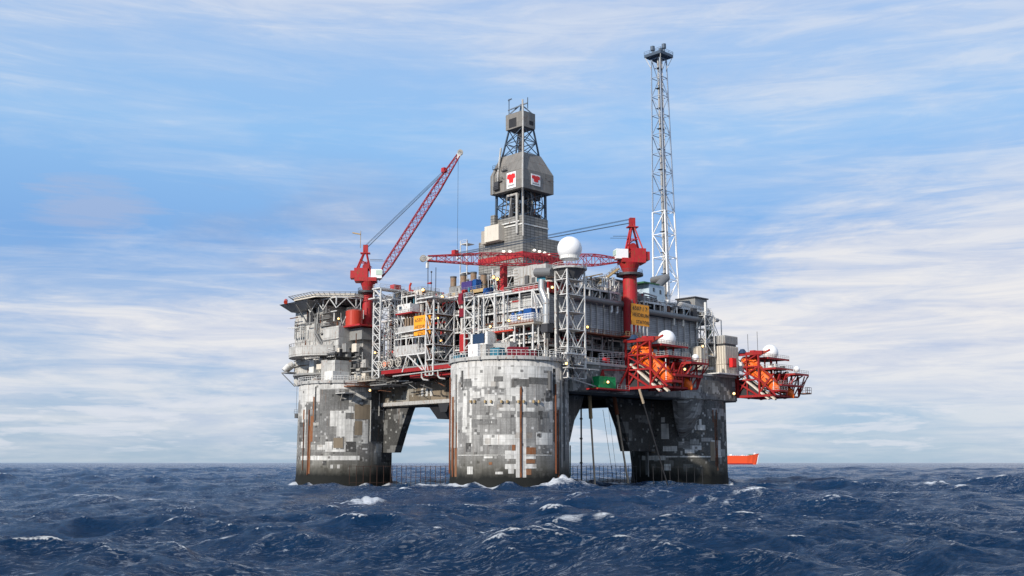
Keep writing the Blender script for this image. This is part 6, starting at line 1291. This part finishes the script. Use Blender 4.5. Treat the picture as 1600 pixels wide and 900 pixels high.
def station(label, X, n):
    tt = thing('lifeboat_station', label, 'lifeboat station', (X, -14, 27), 'red steel lifeboat stations'); y0, y1 = -14, -22.5; rd = 'truss_red'
    for (x, y, z) in ((X, y0, 40), (X, y1, 39.8), (X + 7, y1, 38), (X + 7, y0, 38), (X + 14, y1, 34.8), (X + 14, y0, 38), (X, y0 - .9, 36)): part('post', MB().beam((x, y, 26.6), (x, y, z), .55), rd, tt)
    m = MB(); m.beam((X, y0 + .5, 40), (X, y1 - 1.5, 40), .8, 1.0).beam((X, y0, 36), (X, y1, 36), .4).beam((X, y0, 32), (X, y1, 32), .45).beam((X, y0, 27), (X, y1 - 4, 27), .7)
    m.beam((X, y0, 31.8), (X, y1, 26.8), .5).beam((X, y0 + 0, 27), (X, y0 - 4, 31.8), .4).beam((X, y0, 32), (X, y1, 36), .4).beam((X, y1, 28), (X, y1 - 5, 33.4), .45).beam((X, y0, 36), (X, y1, 39.8), .35).beam((X, y1, 32), (X, y0, 36), .35).beam((X, y1, 32), (X, -28, 27), .4).beam((X, y1, 36), (X, -28.5, 31), .35).beam((X, -18.2, 27), (X, -18.2, 40), .35).beam((X, y1, 36), (X, y1, 39), .4)
    for x in (X + 4.5, X + 9.5, X + 14): m.beam((x, y0, 27), (x, -26.5, 27), .5).beam((x, y0, 31.5), (x, -26, 27), .4)
    for y, z in ((-26.5, 27), (-22.5, 27), (-18, 27), (y0, 27)): m.beam((X, y, z), (X + 15, y, z), .5)
    part('main_beam', m, rd, tt)
    m = MB()
    for x in (X + 4.5, X + 8, X + 11.5, X + 15):
        m.beam((x, -26.8, 27), (x, -26.8, 33.6), .32); m.beam((x, -26.8, 27), (x + 1.6, -26.8, 31), .3); m.beam((x, -26.8, 33.6), (x - 1.8, -26.8, 30.6), .28)
    for x in (X + 8, X + 15): m.beam((x, -22.5, 30.5), (x, -28.5, 33.5), .3).beam((x, -26.8, 29), (x + 1.6, -29.6, 33.4), .3)
    m.beam((X + 15, -26.8, 27), (X + 17, -28, 33.5), .3).beam((X + 15, -26.8, 30), (X + 12, -26.8, 27), .3); part('bracing', m, rd, tt)
    for (a0, a1, b0, b1, z, mt) in ((X + 3, X + 15, -24, -15, 38.6, 'rust_orange'), (X + 2, X + 12, -27, -19, 35.2, 'tan_beam'), (X + 8, X + 16, -30, -22, 33.6, 'rust_orange'), (X + 3.5, X + 16, -28, -20, 30.2, 'tan_beam'), (X + 1.5, X + 6, -28.4, -26, 28.4, 'tan_beam')):
        part('platform', MB().box(a0, a1, b0, b1, z, z + .25), 'tan_beam' if mt == 'tan_beam' else mt, tt); part('edge', MB().box(a0 - .1, a0, b0, b1, z - .25, z + .3).box(a0 - .1, a1, b0 - .1, b0, z - .25, z + .3), rd, tt); part('railing', MB().rail([(a0, b1, z + .25), (a0, b0, z + .25), (a1, b0, z + .25)], 1.1, 1.2, .08), 'truss_red' if n == 1 and z < 34 else 'grey_light', tt)
    m = MB()
    for k, (x, y) in enumerate(((X + 4.2, -22), (X + 7.5, -22), (X + 11, -22), (X + 6, -24), (X + 10, -24), (X + 13.5, -24))): m.beam((x, y, 30.4), (x, y, 38.6 if k < 3 else 35.2), .35)
    part('stanchion', m, rd, tt)
    rnd = random.Random(n * 7); 
    for k in range(16):
        x, y, z = X + rnd.uniform(5, 14), rnd.uniform(-26, -20), rnd.choice([27.6, 30.5, 33.9, 35.5]); s_ = rnd.uniform(.3, .8); part('equipment', MB().box(x - s_, x + s_, y - s_, y + s_, z, z + s_ * rnd.uniform(1, 2.2)), rnd.choice(['white_paint', 'grey_light', 'grey_dark', 'near_black', 'grey_mid', 'moss_green']), tt)
    m = MB().beam((X + .3, y0 - 1.5, 33.6), (X + .3, -25.5, 25.9), 1.0, .5).beam((X + 3.9, y0 - 1.5, 33.6), (X + 3.9, -25.5, 25.9), 1.0, .5); part('launch_rail', m, 'beige_panel', tt)
    m = MB().frustum((X, X + 4, -24, -14.5), 26.9, (X + 1, X + 3, -18, -14.5), 32); part('launch_cradle', m, 'near_black', tt)
    part('davit', MB().beam((X + 2.5, -19, 38.8), (X + 2.5, -25, 41), .5).beam((X + 2.5, -19, 41), (X + 2.5, -24, 40.6), .4).box(X + 1.6, X + 3.4, -20, -18.4, 38.8, 41.2), 'crane_red', tt)
    part('ladder', MB().beam((X + 1.6, -26.4, 28.6), (X + 1.6, -26.4, 34.5), .16), 'white_clean', tt)
    return tt
s1 = station('red lifeboat station in the middle of the right girder', 31, 1); s2 = station('red lifeboat station at the far right corner', 84, 2)
lifeboat('orange lifeboat slanting down inside the middle station', 33.9, (-15.0, 38.6), (-27.6, 28.0), 2.25); lifeboat('orange lifeboat slanting down inside the far right station', 86.9, (-15.0, 38.6), (-27.6, 28.0), 2.25)
lifeboat('lower nose of the second orange lifeboat in the middle station', 42.5, (-20, 33.5), (-27.5, 26.6), 1.6); lifeboat('lower nose of the second orange lifeboat in the far right station', 95.0, (-20, 33.5), (-27.5, 26.6), 1.6)
for X, a, b in ((31, 'white radome on the roof of the middle lifeboat station', 'tiny white radome at the outer edge of the middle lifeboat station'), (84, 'white radome on the roof of the far right lifeboat station', 'tiny white radome at the outer edge of the far right lifeboat station')):
    radome(a, X + 10.4, -20.2, 38.85, 2.5); radome(b, X + 14.2, -27, 33.9 + .9, .95)
    if X == 84: m = MB().beam((X + 3, -17, 40), (X + 3, -17, 46.5), .1).beam((X + 10, -16, 40), (X + 10, -16, 48), .1); solo('whip_antennas', 'pair of thin whip antennas above the far right lifeboat station', 'antenna', m, 'steel_dark', (X + 3, -17, 40))
solo('outboard_platform', 'small orange platform hanging at the far right tip', 'platform', MB().box(99.5, 103, -29, -26, 28.0, 28.25).rail([(99.5, -29, 28.25), (103, -29, 28.25), (103, -26, 28.25)], 1.8, 1.1, .09).beam((99.5, -26.5, 28), (100, -26.5, 33.4), .3).beam((99, -27, 27.2), (101, -29, 33.4), .25), 'rust_orange', (100, -27, 28))
for X, lab in ((31, 'dark blue covered winch on top of the middle lifeboat station'), (84, 'dark blue covered winch on top of the far right lifeboat station')): solo('covered_winch', lab, 'winch', MB().frustum((X - .3, X + 1.8, -17.4, -15.4), 40.5, (X + .3, X + 1.2, -16.8, -16), 41.7).box(X - .8, X + 2.4, -18.2, -15, 40.3, 40.5), 'container_navy', (X, -17, 40.5))
# green container on its red bracket
t = thing('bracket_platform', 'red bracket platform under the green container', 'platform', (19, -17, 26)); part('floor', MB().box(14, 27, -18.5, -14.4, 25.9, 26.3), 'truss_red', t); m = MB().beam((18.4, -14.6, 26.3), (20, -15, 31.4), .4).beam((21.6, -14.6, 26.3), (20, -15, 31.4), .4).beam((20, -15, 31.4), (31, -14.8, 32), .3).beam((26, -15, 26.3), (31, -15, 33), .4); part('brace', m, 'truss_red', t); part('railing', MB().rail([(22, -18.4, 26.3), (27, -18.4, 26.3)]), 'grey_light', t)
container('bright green container on the red bracket above the right gap', 14.8, -18.2, 26.3, 6.6, 2.6, 3.0, 'container_green')
# ------------------------------------------------------------------ flood lamps
def lamp(label, pos, r=.34, glow='lamp_glow'):
    tt = thing('flood_lamp', label, 'lamp', pos, 'lit flood lamps on the platform'); x, y, z = pos
    part('housing', MB().box(x + .1, x + .8, y + .1, y + .8, z - .3, z + .6).beam((x + .5, y + .5, z), (x + .9, y + .9, z - 1.4), .12), 'grey_dark', tt); part('lens', MB().sphere((x, y, z), r, 10, 8), glow, tt)
for px, py, c, lab in ((529, 498, -5.5, 'warm flood lamp on the side of the living quarters'), (586, 551, -5.8, 'orange lamp at the foot of the left lattice tower'), (661, 453, 7, 'bright lamp at the corner of the ribbed equipment house'), (691, 464, 1.5, 'pale yellow lamp in the air left of the leftmost stack'), (777, 436, 7, 'larger yellow lamp on the red boom rest'), (771, 433, 7, 'small lamp left of the larger one on the boom rest'), (766, 510, .2, 'small lamp on the rusty walkway railing'), (795, 501, -1.2, 'yellow lamp at the left corner of the skip balcony'), (811, 497, -1.2, 'yellow lamp in front of the blue pump unit'), (689, 532, -2, 'yellow lamp inside the second lattice tower bays'), (704, 566, -5.5, 'bright lamp at the left rim of the nearest leg'), (722, 463, 7.5, 'small lamp under the tan container deck'), (684, 497, -1, 'orange lamp right of the left yellow sign'), (505, 598, -9, 'small lamp on the rim of the left leg'), (578, 610, -10, 'orange lamp beneath the lower platforms by the left leg')):
    lamp(lab, yx(px, py, c), .42 if 'bright' in lab or 'larger' in lab or 'pale' in lab else .3)
for px, py, c, lab in ((863, 449, -12.2, 'yellow lamp between intake box and radome tower'), (885, 568, -17.6, 'lamp on the lower platform of the radome tower'), (918, 511, -13.3, 'white lamp at the left end of the orange walkway'), (950, 597, -18.8, 'yellow lamp on the face of the green container'), (1070, 577, -27.2, 'yellow lamp inside the middle lifeboat station'), (1098, 541, -17, 'yellow lamp on the ribbed beige cabins'), (1147, 615, -15.4, 'bright orange lamp left of the far right lifeboat station'), (810, 403, -24, 'x'),):
    if lab != 'x': lamp(lab, yp(px, py, c), .4 if 'bright' in lab else .32)
for i, (px, c, f) in enumerate(((787, 19.3, 0), (797, 19.3, 0), (835, 14.3, 1), (843, 14.3, 1), (851, 14.3, 1), (858.5, 14.3, 1))):
    if f: p = yp(px, 391 + (px - 835) * .26, c)
    else: p = yx(px, 393, c)
    tt = thing('bulkhead_lamp', ['leftmost white lamp on the derrick base', 'white lamp just left of the derrick corner', 'first white lamp right of the derrick corner', 'second white lamp right of the derrick corner', 'third white lamp right of the derrick corner', 'rightmost white lamp on the derrick base'][i], 'lamp', p, 'white lamps around the derrick base'); part('lens', MB().sphere(p, .5, 10, 8, .7), 'lamp_white', tt); part('bracket', MB().box(p[0] + .1, p[0] + .6, p[1] + .1, p[1] + .6, p[2] - .2, p[2] + .5), 'grey_dark', tt)
# ------------------------------------------------------------------ distant ship
PLAT = False
t = thing('supply_ship', 'orange hulled ship on the horizon, bow showing past the right leg', 'ship', (0, 0, 0), None)
D = 4300.; sx = lambda px: (px - 800) / F * D * 1.0
xb = sx(1181); hz = lambda py: CAMH + (723 - py) / F * D
t.location = (xb - 120, D, 0); BASE[t.name] = (xb - 120, D, 0)
m = MB(); secs = [(xb - 260, 14, hz(712), 0), (xb - 90, 16, hz(712.3), 0), (xb - 50, 16, hz(712.5), 0), (xb - 28, 12, hz(711.2), 2), (xb - 10, 6, hz(709.6), 8), (xb, .6, hz(709), 14)]
vs = []
for x, hw, zt_, fl in secs: vs += [(x - fl * .9, D - hw * .55, -2), (x, D - hw, zt_), (x, D + hw, zt_), (x - fl * .9, D + hw * .55, -2)]
fs = [];
for i in range(len(secs) - 1):
    for j in range(4): fs.append((4 * i + j, 4 * i + (j + 1) % 4, 4 * i + 4 + (j + 1) % 4, 4 * i + 4 + j))
fs += [(0, 1, 2, 3), (23, 22, 21, 20)]; part('hull', m.add(vs, fs), 'ship_orange', t)
m = MB().box(xb - 42, xb - 12, D - 5, D + 5, hz(712.4), hz(710.4)); part('foredeck_gear', m, 'deck_green', t); part('deck_house', MB().box(xb - 118, xb - 110, D - 6, D + 6, hz(712.4), hz(710)).box(xb - 70, xb - 64, D - 4, D + 4, hz(712.4), hz(711)).box(xb - 21, xb - 15, D - 4, D + 4, hz(711), hz(708.2)), 'white_clean', t)
m = MB(); [m.beam((xb - 105 + 9 * k, D - 8, hz(712.6)), (xb - 105 + 9 * k, D - 8, hz(711.2)), 1.2) for k in range(9)]; part('deck_vent', m, 'white_clean', t); part('bow_mark', MB().beam((xb - 3.2, D - 5.6, hz(711.5)), (xb - 12, D - 9, 1), 1.6), 'white_clean', t)
part('mast', MB().beam((xb - 16, D, hz(711)), (xb - 16, D, hz(706.5)), .8), 'white_clean', t)
part('boot_topping', MB().box(xb - 258, xb - 30, D - 12.5, D + 12.5, -2, 4.5), 'container_maroon', t)
print('objects', len(bpy.data.objects), 'polys', sum(len(o.data.polygons) for o in bpy.data.objects if o.type == 'MESH'))
